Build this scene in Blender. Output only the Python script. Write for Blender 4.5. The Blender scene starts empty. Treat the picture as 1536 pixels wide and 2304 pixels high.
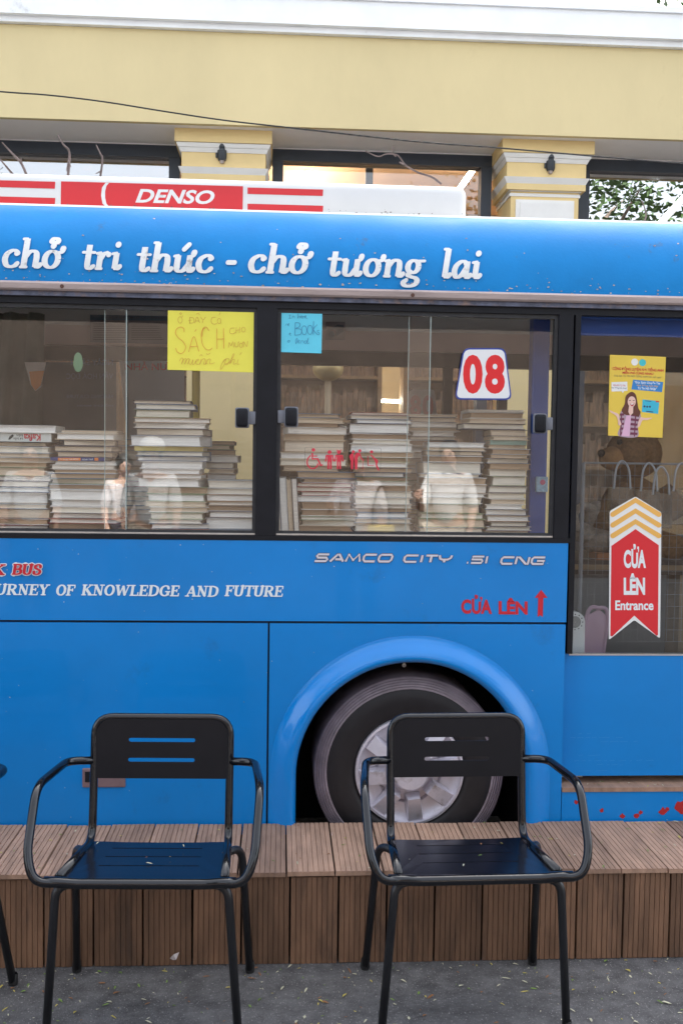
import bpy, bmesh, math, random
import numpy as np
from mathutils import Vector, Matrix
R = math.radians
sc = bpy.context.scene
col = sc.collection
rng = random.Random(7)

# ------------------------------------------------------------------ camera, sky, sun, exposure
YAW, PITCH, ROLL, FPX, CAMH = 0.05901, -0.05432, 0.01384, 2240.0, 1.54
fw = Vector((math.sin(YAW)*math.cos(PITCH), math.cos(YAW)*math.cos(PITCH), math.sin(PITCH)))
rt0 = Vector((math.cos(YAW), -math.sin(YAW), 0)); up0 = rt0.cross(fw)
rt = rt0*math.cos(ROLL) + up0*math.sin(ROLL); up = up0*math.cos(ROLL) - rt0*math.sin(ROLL)
cam = bpy.data.cameras.new('camera'); camo = bpy.data.objects.new('camera', cam); col.objects.link(camo)
m = Matrix((rt, up, -fw)).transposed().to_4x4(); m.translation = (0, 0, CAMH); camo.matrix_world = m
cam.sensor_fit = 'VERTICAL'; cam.sensor_height = 36; cam.sensor_width = 24; cam.lens = FPX/2304*36
cam.clip_start = .05; cam.clip_end = 500
sc.camera = camo

SUN_EL, SUN_AZ = 57, 12          # azimuth clockwise from +Y: the sun stands behind the building, so this side of the bus is in shade
w = bpy.data.worlds.new('World'); sc.world = w; w.use_nodes = True
nt = w.node_tree; bg = nt.nodes['Background']
sky = nt.nodes.new('ShaderNodeTexSky'); sky.sky_type = 'NISHITA'; sky.sun_disc = False
sky.sun_elevation = R(SUN_EL); sky.sun_rotation = R(SUN_AZ); sky.air_density = 1.2; sky.dust_density = 4; sky.ozone_density = 1
hsv = nt.nodes.new('ShaderNodeHueSaturation'); hsv.inputs['Saturation'].default_value = .35
nt.links.new(sky.outputs[0], hsv.inputs['Color']); nt.links.new(hsv.outputs[0], bg.inputs[0]); bg.inputs[1].default_value = .14
sl = bpy.data.lights.new('sun', 'SUN'); sl.energy = 4.6; sl.angle = R(1.5); sl.color = (1, .96, .9)
slo = bpy.data.objects.new('sun', sl); col.objects.link(slo)
a = R(SUN_AZ); e = R(SUN_EL)
slo.rotation_euler = Vector((math.sin(a)*math.cos(e), math.cos(a)*math.cos(e), math.sin(e))).to_track_quat('Z', 'Y').to_euler()
slo.location = (0, 8, 14)
sc.view_settings.view_transform = 'Standard'; sc.view_settings.look = 'None'
sc.view_settings.exposure = 2.2; sc.view_settings.gamma = 1
sc.cycles.use_denoising = True
sc.cycles.max_bounces = 10; sc.cycles.transparent_max_bounces = 24; sc.cycles.diffuse_bounces = 5

# ------------------------------------------------------------------ helpers
def ray(px, py): return fw + rt*((px-768)/FPX) - up*((py-1152)/FPX)
def P(px, py, Y):                       # the point of the vertical plane Y seen at a photo pixel
    d = ray(px, py); t = Y/d.y; return Vector((d.x*t, Y, CAMH + d.z*t))
def G(px, py, z):                       # the point of the level plane z
    d = ray(px, py); t = (z-CAMH)/d.z; return Vector((d.x*t, d.y*t, z))

def mat(name, c, rough=.6, metal=0, var=0, vs=8, bump=0, bs=60, coat=0, spec=.5, dirt=None, emit=0, stretch=(1,1,1), wave=0, ws=2, rnd=0):
    if name in bpy.data.materials: return bpy.data.materials[name]
    M = bpy.data.materials.new(name); M.use_nodes = True; t = M.node_tree; b = t.nodes['Principled BSDF']
    b.inputs['Base Color'].default_value = (*c, 1); b.inputs['Roughness'].default_value = rough
    b.inputs['Metallic'].default_value = metal; b.inputs['Coat Weight'].default_value = coat
    b.inputs['Coat Roughness'].default_value = .06; b.inputs['Specular IOR Level'].default_value = spec
    if emit: b.inputs['Emission Color'].default_value = (*c, 1); b.inputs['Emission Strength'].default_value = emit
    if var or bump or dirt or wave:
        g = t.nodes.new('ShaderNodeNewGeometry'); mp = t.nodes.new('ShaderNodeMapping')
        mp.inputs['Scale'].default_value = stretch; t.links.new(g.outputs['Position'], mp.inputs[0])
    out = None
    if var:
        n = t.nodes.new('ShaderNodeTexNoise'); n.inputs['Scale'].default_value = vs; n.inputs['Detail'].default_value = 6; n.inputs['Roughness'].default_value = .65
        t.links.new(mp.outputs[0], n.inputs['Vector'])
        r = t.nodes.new('ShaderNodeValToRGB'); r.color_ramp.elements[0].position = .3; r.color_ramp.elements[1].position = .72
        r.color_ramp.elements[0].color = (*[x*(1-var) for x in c], 1); r.color_ramp.elements[1].color = (*[min(1, x*(1+var)) for x in c], 1)
        t.links.new(n.outputs[0], r.inputs[0]); out = r.outputs[0]; t.links.new(out, b.inputs['Base Color'])
    if dirt:                            # (colour, scale, low, high): blotches with a shape of their own
        dc, ds, lo, hi = dirt
        n = t.nodes.new('ShaderNodeTexNoise'); n.inputs['Scale'].default_value = ds; n.inputs['Detail'].default_value = 8; n.inputs['Roughness'].default_value = .72
        t.links.new(mp.outputs[0], n.inputs['Vector'])
        r = t.nodes.new('ShaderNodeMapRange'); r.inputs[1].default_value = lo; r.inputs[2].default_value = hi
        t.links.new(n.outputs[0], r.inputs[0])
        x = t.nodes.new('ShaderNodeMixRGB'); t.links.new(r.outputs[0], x.inputs[0])
        if out: t.links.new(out, x.inputs[1])
        else: x.inputs[1].default_value = (*c, 1)
        x.inputs[2].default_value = (*dc, 1); out = x.outputs[0]; t.links.new(out, b.inputs['Base Color'])
    if rnd:                             # each board a shade of its own
        oi = t.nodes.new('ShaderNodeObjectInfo'); mr = t.nodes.new('ShaderNodeMapRange'); mr.inputs[3].default_value = 1-rnd; mr.inputs[4].default_value = 1+rnd
        t.links.new(oi.outputs['Random'], mr.inputs[0]); hs = t.nodes.new('ShaderNodeHueSaturation'); t.links.new(mr.outputs[0], hs.inputs['Value'])
        t.links.new(out, hs.inputs['Color']); t.links.new(hs.outputs[0], b.inputs['Base Color'])
    prev = None
    for (amt, s, dist) in ((wave, ws, .02), (bump, bs, .004)):
        if amt:
            n = t.nodes.new('ShaderNodeTexNoise'); n.inputs['Scale'].default_value = s; n.inputs['Detail'].default_value = 2 if s < 10 else 6
            t.links.new(mp.outputs[0], n.inputs['Vector'])
            bp = t.nodes.new('ShaderNodeBump'); bp.inputs['Strength'].default_value = amt; bp.inputs['Distance'].default_value = dist
            t.links.new(n.outputs[0], bp.inputs['Height'])
            if prev: t.links.new(prev, bp.inputs['Normal'])
            prev = bp.outputs[0]
    if prev: t.links.new(prev, b.inputs['Normal'])
    return M

def glass_mat(name, tint, ior, extra=.0, rough=.0):
    M = bpy.data.materials.new(name); M.use_nodes = True; t = M.node_tree; t.nodes.clear()
    o = t.nodes.new('ShaderNodeOutputMaterial'); mx = t.nodes.new('ShaderNodeMixShader')
    tr = t.nodes.new('ShaderNodeBsdfTransparent'); tr.inputs[0].default_value = (*tint, 1)
    gl = t.nodes.new('ShaderNodeBsdfGlossy'); gl.inputs['Roughness'].default_value = rough
    lw = t.nodes.new('ShaderNodeLayerWeight'); lw.inputs[0].default_value = .5; f0 = ((ior-1)/(ior+1))**2+extra
    pw = t.nodes.new('ShaderNodeMath'); pw.operation = 'POWER'; pw.inputs[1].default_value = 5
    ad = t.nodes.new('ShaderNodeMath'); ad.operation = 'MULTIPLY_ADD'; ad.inputs[1].default_value = 1-f0; ad.inputs[2].default_value = f0; ad.use_clamp = True
    t.links.new(lw.outputs['Facing'], pw.inputs[0]); t.links.new(pw.outputs[0], ad.inputs[0]); t.links.new(ad.outputs[0], mx.inputs[0])
    t.links.new(tr.outputs[0], mx.inputs[1]); t.links.new(gl.outputs[0], mx.inputs[2]); t.links.new(mx.outputs[0], o.inputs[0])
    return M

def catmull(pts, n=6, closed=False):
    pts = [Vector(p) for p in pts]; out = []; N = len(pts)
    if N < 3: return pts
    rngk = range(N if closed else N-1)
    for i in rngk:
        p1, p2 = pts[i], pts[(i+1) % N]
        p0 = pts[(i-1) % N] if closed or i > 0 else p1*2-p2
        p3 = pts[(i+2) % N] if closed or i+2 < N else p2*2-p1
        for k in range(n):
            t = k/n
            out.append(.5*((2*p1) + (p2-p0)*t + (2*p0-5*p1+4*p2-p3)*t*t + (3*p1-p0-3*p2+p3)*t**3))
    if not closed: out.append(pts[-1])
    return out

def fillet(pts, r, n=6):
    pts = [Vector(p) for p in pts]; out = [pts[0]]
    for i in range(1, len(pts)-1):
        a, b, c = pts[i-1], pts[i], pts[i+1]
        u, v = (a-b), (c-b); d = min(r, u.length*.49, v.length*.49)
        s, e = b+u.normalized()*d, b+v.normalized()*d
        for k in range(n+1):
            t = k/n; out.append(s*(1-t)**2 + b*2*t*(1-t) + e*t*t)
    out.append(pts[-1]); return out

class MB:
    def __init__(s): s.v = []; s.f = []
    def add(s, vs, fs):
        o = len(s.v); s.v += [tuple(x) for x in vs]; s.f += [tuple(i+o for i in f) for f in fs]; return s
    def box(s, x0, x1, y0, y1, z0, z1):
        return s.add([(x0,y0,z0),(x1,y0,z0),(x1,y1,z0),(x0,y1,z0),(x0,y0,z1),(x1,y0,z1),(x1,y1,z1),(x0,y1,z1)],
                     [(0,3,2,1),(4,5,6,7),(0,1,5,4),(1,2,6,5),(2,3,7,6),(3,0,4,7)])
    def rbox(s, x0, x1, y0, y1, z0, z1, r, seg=3):
        b = bmesh.new(); bmesh.ops.create_cube(b, size=1)
        for v in b.verts: v.co = ((x0+x1)/2+v.co.x*(x1-x0), (y0+y1)/2+v.co.y*(y1-y0), (z0+z1)/2+v.co.z*(z1-z0))
        bmesh.ops.bevel(b, geom=list(b.edges), offset=r, segments=seg, affect='EDGES', profile=.5)
        b.verts.index_update(); s.add([v.co for v in b.verts], [[v.index for v in f.verts] for f in b.faces]); b.free(); return s
    def prism(s, poly, y0, y1, ax='y'):      # poly in (x,z), extruded along y (or (x,y) along z)
        n = len(poly); q = (lambda p, d: (p[0], d, p[1])) if ax == 'y' else (lambda p, d: (p[0], p[1], d)) if ax == 'z' else (lambda p, d: (d, p[0], p[1]))
        vs = [q(p, y0) for p in poly] + [q(p, y1) for p in poly]
        fs = [tuple(range(n)), tuple(range(2*n-1, n-1, -1))] + [(i, i+n, (i+1) % n+n, (i+1) % n) for i in range(n)]
        return s.add(vs, fs)
    def tube(s, pts, r, k=10, closed=False, taper=None):
        pts = [Vector(p) for p in pts]; N = len(pts); vs = []; T0 = None
        for i, p in enumerate(pts):
            t = (pts[(i+1) % N]-pts[i-1] if closed else pts[min(i+1, N-1)]-pts[max(i-1, 0)]).normalized()
            if T0 is None: nn = t.orthogonal().normalized()
            else: nn = (T0.rotation_difference(t) @ nn); nn = (nn - t*nn.dot(t)).normalized()
            T0 = t; b = t.cross(nn); rr = r if taper is None else r*(1+(taper-1)*i/(N-1))
            vs += [p+nn*math.cos(2*math.pi*j/k)*rr+b*math.sin(2*math.pi*j/k)*rr for j in range(k)]
        fs = []
        for i in range(N if closed else N-1):
            a, c = i*k, ((i+1) % N)*k
            fs += [(a+j, a+(j+1) % k, c+(j+1) % k, c+j) for j in range(k)]
        if not closed: fs += [tuple(range(k-1, -1, -1)), tuple((N-1)*k+j for j in range(k))]
        return s.add(vs, fs)
    def lathe(s, prof, c, k=48, ax='y'):     # prof: (radius, along-axis)
        vs = []
        for r, y in prof:
            for j in range(k):
                t = 2*math.pi*j/k; u, v = r*math.cos(t), r*math.sin(t)
                vs.append((c[0]+u, c[1]+y, c[2]+v) if ax == 'y' else (c[0]+u, c[1]+v, c[2]+y))
        fs = [(i*k+j, i*k+(j+1) % k, (i+1)*k+(j+1) % k, (i+1)*k+j) for i in range(len(prof)-1) for j in range(k)]
        return s.add(vs, fs)
    def ball(s, c, r, sc3=(1,1,1), seg=12):
        vs = []; fs = []; h = seg//2
        for i in range(h+1):
            p = math.pi*i/h
            for j in range(seg):
                t = 2*math.pi*j/seg
                vs.append((c[0]+r*sc3[0]*math.sin(p)*math.cos(t), c[1]+r*sc3[1]*math.sin(p)*math.sin(t), c[2]+r*sc3[2]*math.cos(p)))
        fs = [(i*seg+j, i*seg+(j+1) % seg, (i+1)*seg+(j+1) % seg, (i+1)*seg+j) for i in range(h) for j in range(seg)]
        return s.add(vs, fs)
    def build(s, name, m, parent=None, smooth=False, loc=None):
        me = bpy.data.meshes.new(name); me.from_pydata(s.v, [], s.f); me.update()
        b = bmesh.new(); b.from_mesh(me); bmesh.ops.recalc_face_normals(b, faces=b.faces); b.to_mesh(me); b.free()
        if smooth:
            me.polygons.foreach_set('use_smooth', [True]*len(me.polygons)); me.update()
            if smooth != 'all': me.set_sharp_from_angle(angle=R(40))
        me.materials.append(m)
        o = bpy.data.objects.new(name, me); col.objects.link(o); o.parent = parent
        if loc: o.location = loc
        return o

def tag(o, label=None, cat=None, group=None, kind=None):
    for k, v in (('label', label), ('category', cat), ('group', group), ('kind', kind)):
        if v: o[k] = v
    return o
def empty(name, loc=(0,0,0), label=None, cat=None, group=None):
    o = bpy.data.objects.new(name, None); col.objects.link(o); o.location = loc; o.empty_display_size = .1
    return tag(o, label, cat, group)
def copy_tree(o, parent=None):
    c = o.copy(); col.objects.link(c); c.parent = parent
    for ch in o.children: copy_tree(ch, c)
    return c

# ---- flat lettering: polygons (2D, with a layer number) mapped onto surfaces
def strip(pts, wf, layer, caps=True):
    pts = [Vector((p[0], p[1])) for p in pts]; L = []; Rr = []; out = []
    if len(pts) == 2: pts = [pts[0].lerp(pts[1], k/8) for k in range(9)]
    N = len(pts)
    for i, p in enumerate(pts):
        d = pts[min(i+1, N-1)]-pts[max(i-1, 0)]
        d = d.normalized() if d.length > 1e-9 else Vector((1, 0))
        h = wf(d)/2; n = Vector((-d.y, d.x)); L.append(p+n*h); Rr.append(p-n*h)
    for i in range(N-1): out.append(([L[i], Rr[i], Rr[i+1], L[i+1]], layer))
    if caps:
        for i in (0, N-1): out.append((disc(pts[i], (L[i]-Rr[i]).length/2), layer+1))
    return out
def disc(c, r, n=12, ry=None):
    return [Vector((c[0]+r*math.cos(2*math.pi*k/n), c[1]+(ry or r)*math.sin(2*math.pi*k/n))) for k in range(n)]

def ell(cx, cy, rx, ry, n=20): return [(cx+rx*math.cos(2*math.pi*k/n), cy+ry*math.sin(2*math.pi*k/n)) for k in range(n+1)]
# glyph: (advance, [(kind, data)...]) kinds: c smooth stroke, l straight stroke, e ellipse stroke, d dot, t thin straight stroke
LOW = {
 'c': (.92, [('c',[(.80,.80),(.64,.93),(.46,.93),(.22,.76),(.14,.46),(.26,.16),(.48,.06),(.70,.11),(.84,.24)]),('d',(.74,.79,.15))]),
 'h': (1.12, [('l',[(.22,.06),(.22,1.60)]),('t',[(.02,1.58),(.22,1.58)]),('t',[(.06,.06),(.38,.06)]),('c',[(.24,.60),(.42,.85),(.62,.93),(.80,.84),(.86,.60),(.86,.34)]),('l',[(.86,.5),(.86,.06)]),('c',[(.86,.07),(1.0,.08),(1.12,.2)])]),
 'o': (1.0, [('e',(.5,.5,.36,.44))]),
 't': (.72, [('l',[(.32,1.34),(.32,.26)]),('c',[(.32,.32),(.36,.12),(.50,.06),(.68,.18)]),('t',[(.0,.93),(.66,.93)])]),
 'r': (.82, [('l',[(.22,.06),(.22,.92)]),('t',[(.02,.88),(.22,.92)]),('t',[(.08,.06),(.38,.06)]),('c',[(.24,.58),(.40,.84),(.58,.93)]),('d',(.68,.83,.15))]),
 'i': (.56, [('l',[(.24,.08),(.24,.92)]),('t',[(.02,.88),(.24,.92)]),('c',[(.24,.07),(.40,.08),(.52,.2)]),('d',(.26,1.38,.17))]),
 'u': (1.12, [('t',[(.02,.88),(.22,.92)]),('l',[(.22,.92),(.22,.36)]),('c',[(.22,.44),(.26,.16),(.42,.06),(.62,.14),(.82,.42)]),('l',[(.86,.94),(.86,.08)]),('c',[(.86,.07),(1.0,.08),(1.12,.2)])]),
 'n': (1.12, [('l',[(.22,.06),(.22,.92)]),('t',[(.02,.88),(.22,.92)]),('t',[(.08,.06),(.38,.06)]),('c',[(.24,.60),(.42,.85),(.62,.93),(.80,.84),(.86,.60),(.86,.34)]),('l',[(.86,.5),(.86,.06)]),('c',[(.86,.07),(1.0,.08),(1.12,.2)])]),
 'g': (1.02, [('e',(.46,.60,.30,.33)),('t',[(.62,.90),(1.06,.92)]),('c',[(.34,.30),(.24,.14),(.42,.05),(.68,-.02),(.80,-.18),(.68,-.38),(.38,-.46),(.14,-.42),(.04,-.26),(.18,-.14)])]),
 'l': (.56, [('l',[(.24,.08),(.24,1.60)]),('t',[(.02,1.58),(.24,1.58)]),('c',[(.24,.07),(.40,.08),(.52,.2)])]),
 'a': (1.06, [('c',[(.78,.78),(.62,.93),(.42,.90),(.20,.68),(.14,.36),(.26,.10),(.42,.09),(.62,.26),(.78,.55)]),('l',[(.82,.94),(.82,.08)]),('c',[(.82,.07),(.96,.08),(1.08,.2)])]),
 '-': (.6, [('T',[(.1,.5),(.5,.5)])]),
}
HORN = [('c',[(.80,.86),(.98,.92),(1.06,1.10)]),('d',(1.03,1.12,.13))]
HOOK = [('c',[(.36,1.48),(.48,1.62),(.66,1.60),(.70,1.46),(.56,1.36),(.50,1.22)])]
ACUTE = [('T',[(.48,1.26),(.70,1.52)])]
LOW['ơ'] = (1.12, LOW['o'][1]+HORN); LOW['ở'] = (1.12, LOW['o'][1]+HORN+HOOK)
LOW['ư'] = (1.18, LOW['u'][1]+HORN); LOW['ứ'] = (1.18, LOW['u'][1]+HORN+ACUTE)
def S(x0, x1, z): return ('t', [(x0, z), (x1, z)])
CAP = {
 'K': (.98,[('l',[(.2,.05),(.2,.95)]),S(.04,.38,.95),S(.04,.38,.05),('t',[(.26,.45),(.78,.95)]),('l',[(.40,.56),(.82,.05)]),S(.64,.98,.05),S(.62,.92,.95)]),
 'B': (.86,[('l',[(.2,.05),(.2,.95)]),('c',[(.06,.95),(.45,.95),(.68,.88),(.70,.70),(.58,.54),(.24,.52)]),('c',[(.24,.52),(.60,.50),(.76,.38),(.74,.16),(.5,.05),(.06,.05)])]),
 'U': (.98,[('l',[(.2,.95),(.2,.35)]),('c',[(.2,.42),(.24,.16),(.46,.05),(.68,.14),(.76,.40),(.78,.95)]),S(.04,.38,.95),S(.62,.94,.95)]),
 'S': (.74,[('c',[(.62,.74),(.56,.90),(.38,.95),(.18,.86),(.16,.68),(.34,.55),(.54,.45),(.64,.28),(.54,.10),(.34,.05),(.14,.12),(.10,.28)])]),
 'R': (.98,[('l',[(.2,.05),(.2,.95)]),('c',[(.06,.95),(.45,.95),(.70,.86),(.70,.66),(.54,.52),(.24,.50)]),('l',[(.46,.50),(.80,.05)]),S(.04,.38,.05),S(.70,.96,.05)]),
 'N': (1.02,[('t',[(.2,.05),(.2,.95)]),('l',[(.2,.95),(.8,.05)]),('t',[(.8,.05),(.8,.95)]),S(.04,.34,.95),S(.04,.38,.05),S(.64,.98,.95)]),
 'E': (.84,[('l',[(.2,.05),(.2,.95)]),S(.04,.72,.95),S(.2,.58,.52),S(.04,.76,.05),('t',[(.72,.95),(.72,.74)]),('t',[(.76,.05),(.76,.26)]),('t',[(.56,.62),(.56,.42)])]),
 'Y': (.92,[('l',[(.46,.05),(.46,.48)]),('l',[(.46,.46),(.16,.95)]),('t',[(.46,.46),(.76,.95)]),S(.02,.34,.95),S(.62,.92,.95),S(.28,.64,.05)]),
 'O': (.98,[('e',(.49,.5,.36,.45))]),
 'F': (.80,[('l',[(.2,.05),(.2,.95)]),S(.04,.74,.95),S(.2,.58,.52),S(.04,.40,.05),('t',[(.74,.95),(.74,.72)]),('t',[(.56,.62),(.56,.42)])]),
 'W': (1.36,[('l',[(.16,.95),(.42,.05)]),('t',[(.42,.05),(.68,.90)]),('l',[(.68,.90),(.94,.05)]),('t',[(.94,.05),(1.2,.95)]),S(.02,.34,.95),S(1.04,1.34,.95)]),
 'L': (.80,[('l',[(.2,.05),(.2,.95)]),S(.04,.38,.95),S(.04,.74,.05),('t',[(.74,.05),(.74,.30)])]),
 'D': (.98,[('l',[(.2,.05),(.2,.95)]),('c',[(.06,.95),(.44,.95),(.76,.80),(.84,.5),(.74,.18),(.44,.05),(.06,.05)])]),
 'G': (1.0,[('c',[(.80,.72),(.70,.90),(.48,.95),(.22,.80),(.13,.5),(.22,.2),(.46,.05),(.70,.10),(.80,.26)]),('l',[(.80,.08),(.80,.42)]),S(.58,.96,.42)]),
 'A': (.98,[('t',[(.14,.05),(.50,.95)]),('l',[(.50,.95),(.82,.05)]),S(.28,.68,.33),S(.0,.30,.05),S(.66,.98,.05)]),
 'T': (.86,[('l',[(.43,.05),(.43,.95)]),S(.06,.80,.95),('t',[(.06,.95),(.04,.72)]),('t',[(.80,.95),(.82,.72)]),S(.26,.60,.05)]),
 'J': (.6,[('c',[(.36,.95),(.36,.3),(.28,.05),(.06,.05)]),S(.18,.54,.95)]),
}
TECH = {  # squarish wide letters
 'S': (1.75,[[(1.62,.92),(.36,.92),(.20,.72),(.36,.52),(1.36,.52),(1.52,.30),(1.36,.08),(.05,.08)]]),
 'A': (1.7,[[(.02,.04),(.78,.92),(.98,.92),(1.58,.04)],[(.60,.32),(1.30,.32)]]),
 'M': (1.9,[[(.05,.04),(.30,.92),(.92,.22),(1.50,.92),(1.74,.04)]]),
 'C': (1.7,[[(1.58,.92),(.30,.92),(.10,.70),(.10,.30),(.30,.08),(1.50,.08)]]),
 'O': (1.8,[[(.30,.92),(1.48,.92),(1.66,.70),(1.60,.30),(1.40,.08),(.24,.08),(.08,.30),(.12,.70),(.30,.92)]]),
 'I': (.45,[[(.2,.04),(.2,.96)]]), '1': (.5,[[(.2,.04),(.2,.96)]]),
 'T': (1.35,[[(.05,.92),(1.35,.92)],[(.66,.9),(.66,.04)]]),
 'Y': (1.55,[[(.06,.96),(.22,.50),(.50,.40),(1.05,.40),(1.36,.60),(1.44,.96)],[(.72,.4),(.72,.04)]]),
 '.': (.45,[[(.08,.10),(.26,.10)]]),
 '5': (1.7,[[(1.62,.92),(.18,.92),(.14,.54),(1.36,.54),(1.50,.32),(1.36,.08),(.05,.08)]]),
 'N': (1.75,[[(.06,.04),(.10,.92),(.40,.92),(1.30,.08),(1.56,.08),(1.60,.96)]]),
 'G': (1.75,[[(1.62,.92),(.30,.92),(.10,.70),(.10,.30),(.30,.08),(1.50,.08),(1.56,.48),(.74,.48)]]),
}
def run(text, font, thick, thin, gap=0.0, grow=0.0):
    x = 0; out = []; lay = 0
    wv = lambda d: thin+(thick-thin)*abs(d.y)**1.4+grow
    for ch in text:
        if ch == ' ': x += .5; continue
        adv, st = font[ch]
        for s in st:
            if isinstance(s, list): k, d = 'k', s
            else: k, d = s
            lay += 2
            if k == 'c': q = strip(catmull([(a, b) for a, b in d], 5), wv, lay)
            elif k in 'lT': q = strip(d, (lambda _: thick*(1 if k == 'l' else .8)+grow), lay, caps=(k == 'T' or grow > 0))
            elif k == 't': q = strip(d, (lambda _: thin+grow), lay)
            elif k == 'k': q = strip(d, (lambda _: thin+grow), lay, False); q += [(disc(p, (thin+grow)/2, 8), lay+1) for p in d[1:-1]]
            elif k == 'e': q = strip(ell(*d, 28), wv, lay, False)
            elif k == 'd': q = [(disc(d[:2], d[2]+grow/2, 14), lay)]
            out += [([Vector((p[0]+x, p[1])) for p in poly], l) for poly, l in q]
        x += adv+gap
    return out, x-gap
def bounds(polys):
    xs = [p[0] for q, _ in polys for p in q]; ys = [p[1] for q, _ in polys for p in q]
    return min(xs), max(xs), min(ys), max(ys)
def fit(polys, x0, x1, yb, h, skew=0, slope=0, src=None):
    """glyph units -> photo pixels: x span x0..x1, baseline yb, one unit tall = h px"""
    sh = [([Vector((p[0]+skew*p[1], p[1])) for p in q], l) for q, l in polys]
    a, b, _, _ = src or bounds(sh); k = (x1-x0)/(b-a)
    return [([(x0+(p[0]-a)*k, yb-p[1]*h+slope*((p[0]-a)*k)) for p in q], l) for q, l in sh]
def flat(Y, eps=.002): return lambda px, py, l: P(px, py, Y-eps-.00004*l)
def lay_polys(mb, polys, surf):
    for q, l in polys: mb.add([surf(p[0], p[1], l) for p in q], [tuple(range(len(q)))])
    return mb

_txt = {}
def text2d(s, bold=0.0, shear=0.0):
    key = (s, bold, shear)
    if key in _txt: return _txt[key]
    cu = bpy.data.curves.new('tmp', 'FONT'); cu.body = s; cu.offset = bold; cu.shear = shear; cu.resolution_u = 4
    o = bpy.data.objects.new('tmp', cu); col.objects.link(o); dg = bpy.context.evaluated_depsgraph_get()
    me = o.evaluated_get(dg).to_mesh()
    v = [(p.co.x, p.co.y) for p in me.vertices]; f = [tuple(p.vertices) for p in me.polygons]
    o.evaluated_get(dg).to_mesh_clear(); bpy.data.objects.remove(o); bpy.data.curves.remove(cu)
    _txt[key] = (v, f); return v, f
def lay_text(mb, s, box, surf, bold=0, shear=0, flip=False, rot=False, layer=4, slope=0):
    v, f = text2d(s, bold, shear); xs = [a for a, _ in v]; ys = [b for _, b in v]
    if not v: return mb
    x0, x1, y0, y1 = box; A, B, C, D = min(xs), max(xs), min(ys), max(ys); out = []
    for a, b in v:
        u, t = (a-A)/(B-A), (b-C)/(D-C)
        if flip or rot: u = 1-u
        if rot: t = 1-t
        out.append(surf(x0+u*(x1-x0), y1-t*(y1-y0)+slope*u*(x1-x0), layer))
    return mb.add(out, f)
def poly_px(mb, pts, surf, layer=2): return mb.add([surf(p[0], p[1], layer) for p in pts], [tuple(range(len(pts)))])
def rounded(pts, r, n=5):
    N = len(pts); out = []
    for i in range(N):
        a, b, c = Vector(pts[i-1]), Vector(pts[i]), Vector(pts[(i+1) % N]); u, v = (a-b).normalized()*r, (c-b).normalized()*r
        for k in range(n+1):
            t = k/n; out.append(tuple((b+u)*(1-t)**2+b*2*t*(1-t)+(b+v)*t*t))
    return out
#@@MATERIALS
# ------------------------------------------------------------------ materials
ASPH = mat('asphalt', (.102,.099,.101), .88, var=.5, vs=14, bump=1, bs=190, wave=.5, ws=45, dirt=((.42,.40,.39), 150, .585, .64))
BLUE = mat('bus_blue', (.001,.212,.61), .36, var=.10, vs=1.3, coat=.22, spec=.3, bump=.06, bs=420, wave=.13, ws=2.6, dirt=((.012,.13,.36), 5, .60, .85))
COVE = mat('cove_blue', (.003,.205,.54), .5, var=.10, vs=3, spec=.22, bump=.12, bs=90, wave=.10, ws=2, dirt=((.10,.09,.085), 9, .62, .80))
FLARE = mat('flare_blue', (.002,.225,.66), .2, var=.05, vs=3, coat=.45, spec=.4)
WHITEP = mat('white_paint', (.66,.66,.65), .4, var=.05, vs=4, dirt=((.22,.17,.13), 14, .66, .80))
LETTER = mat('letter_white', (.72,.73,.72), .5, var=.08, vs=20, dirt=((.16,.13,.11), 17, .585, .74))
LETW = mat('letter_clean', (.76,.82,.84), .4)
RED = mat('sticker_red', (.60,.018,.025), .4, var=.05, vs=6)
DRED = mat('letter_red', (.55,.012,.03), .4)
BLACKF = mat('frame_black', (.010,.011,.015), .45, spec=.22, var=.25, vs=12, bump=.08, bs=200)
SEAL = mat('rubber_seal', (.03,.03,.033), .7, var=.3, vs=30)
RAIL = mat('drip_rail', (.36,.29,.275), .48, metal=.35, var=.22, vs=9, stretch=(.4,1,4), bump=.15, bs=60, dirt=((.07,.055,.05), 22, .60, .76))
GAP = mat('joint_dark', (.012,.013,.02), .8)
DARK = mat('well_dark', (.006,.006,.007), .9)
RUBBER = mat('tyre_rubber', (.016,.014,.016), .55, var=.2, vs=20, bump=.1, bs=120, spec=.4)
SHOULDER = mat('tyre_shoulder', (.27,.22,.25), .5, var=.35, vs=10, bump=.2, bs=90)
RIM = mat('rim_grey', (.62,.59,.66), .34, metal=.35, var=.14, vs=14, dirt=((.20,.15,.12), 9, .58, .78))
ALU = mat('aluminium', (.55,.55,.55), .35, metal=.8, var=.12, vs=20)
CHROME = mat('chrome_letter', (.62,.60,.66), .3)
GLASS = glass_mat('window_glass', (.99,.995,.995), 1.74)
GLASSD = glass_mat('door_glass', (.86,.88,.89), 1.5)
GLASSF = glass_mat('far_glass', (.93,.95,.96), 1.45)
GLASSB = glass_mat('shop_glass', (.90,.90,.9), 1.7, .02)
GLASSL = glass_mat('bright_glass', (.5,.53,.56), 2.0, .30)
GLASSM = glass_mat('tinted_glass', (.10,.11,.13), 2.2, .50)
CHAIR = mat('chair_black', (.003,.004,.007), .09, var=.3, vs=15, bump=.06, bs=90, spec=.55, dirt=((.05,.05,.052), 60, .66, .74))
CHAIRB = mat('chair_back_black', (.010,.010,.013), .42, var=.12, vs=8, spec=.22)
SEATM = mat('chair_seat_navy', (.005,.007,.014), .2, var=.2, vs=9, spec=.32, dirt=((.12,.10,.09), 13, .74, .84))
LEGM = mat('chair_leg', (.010,.011,.014), .36, var=.4, vs=40, stretch=(1,1,.2), bump=.1, bs=200)
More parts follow.
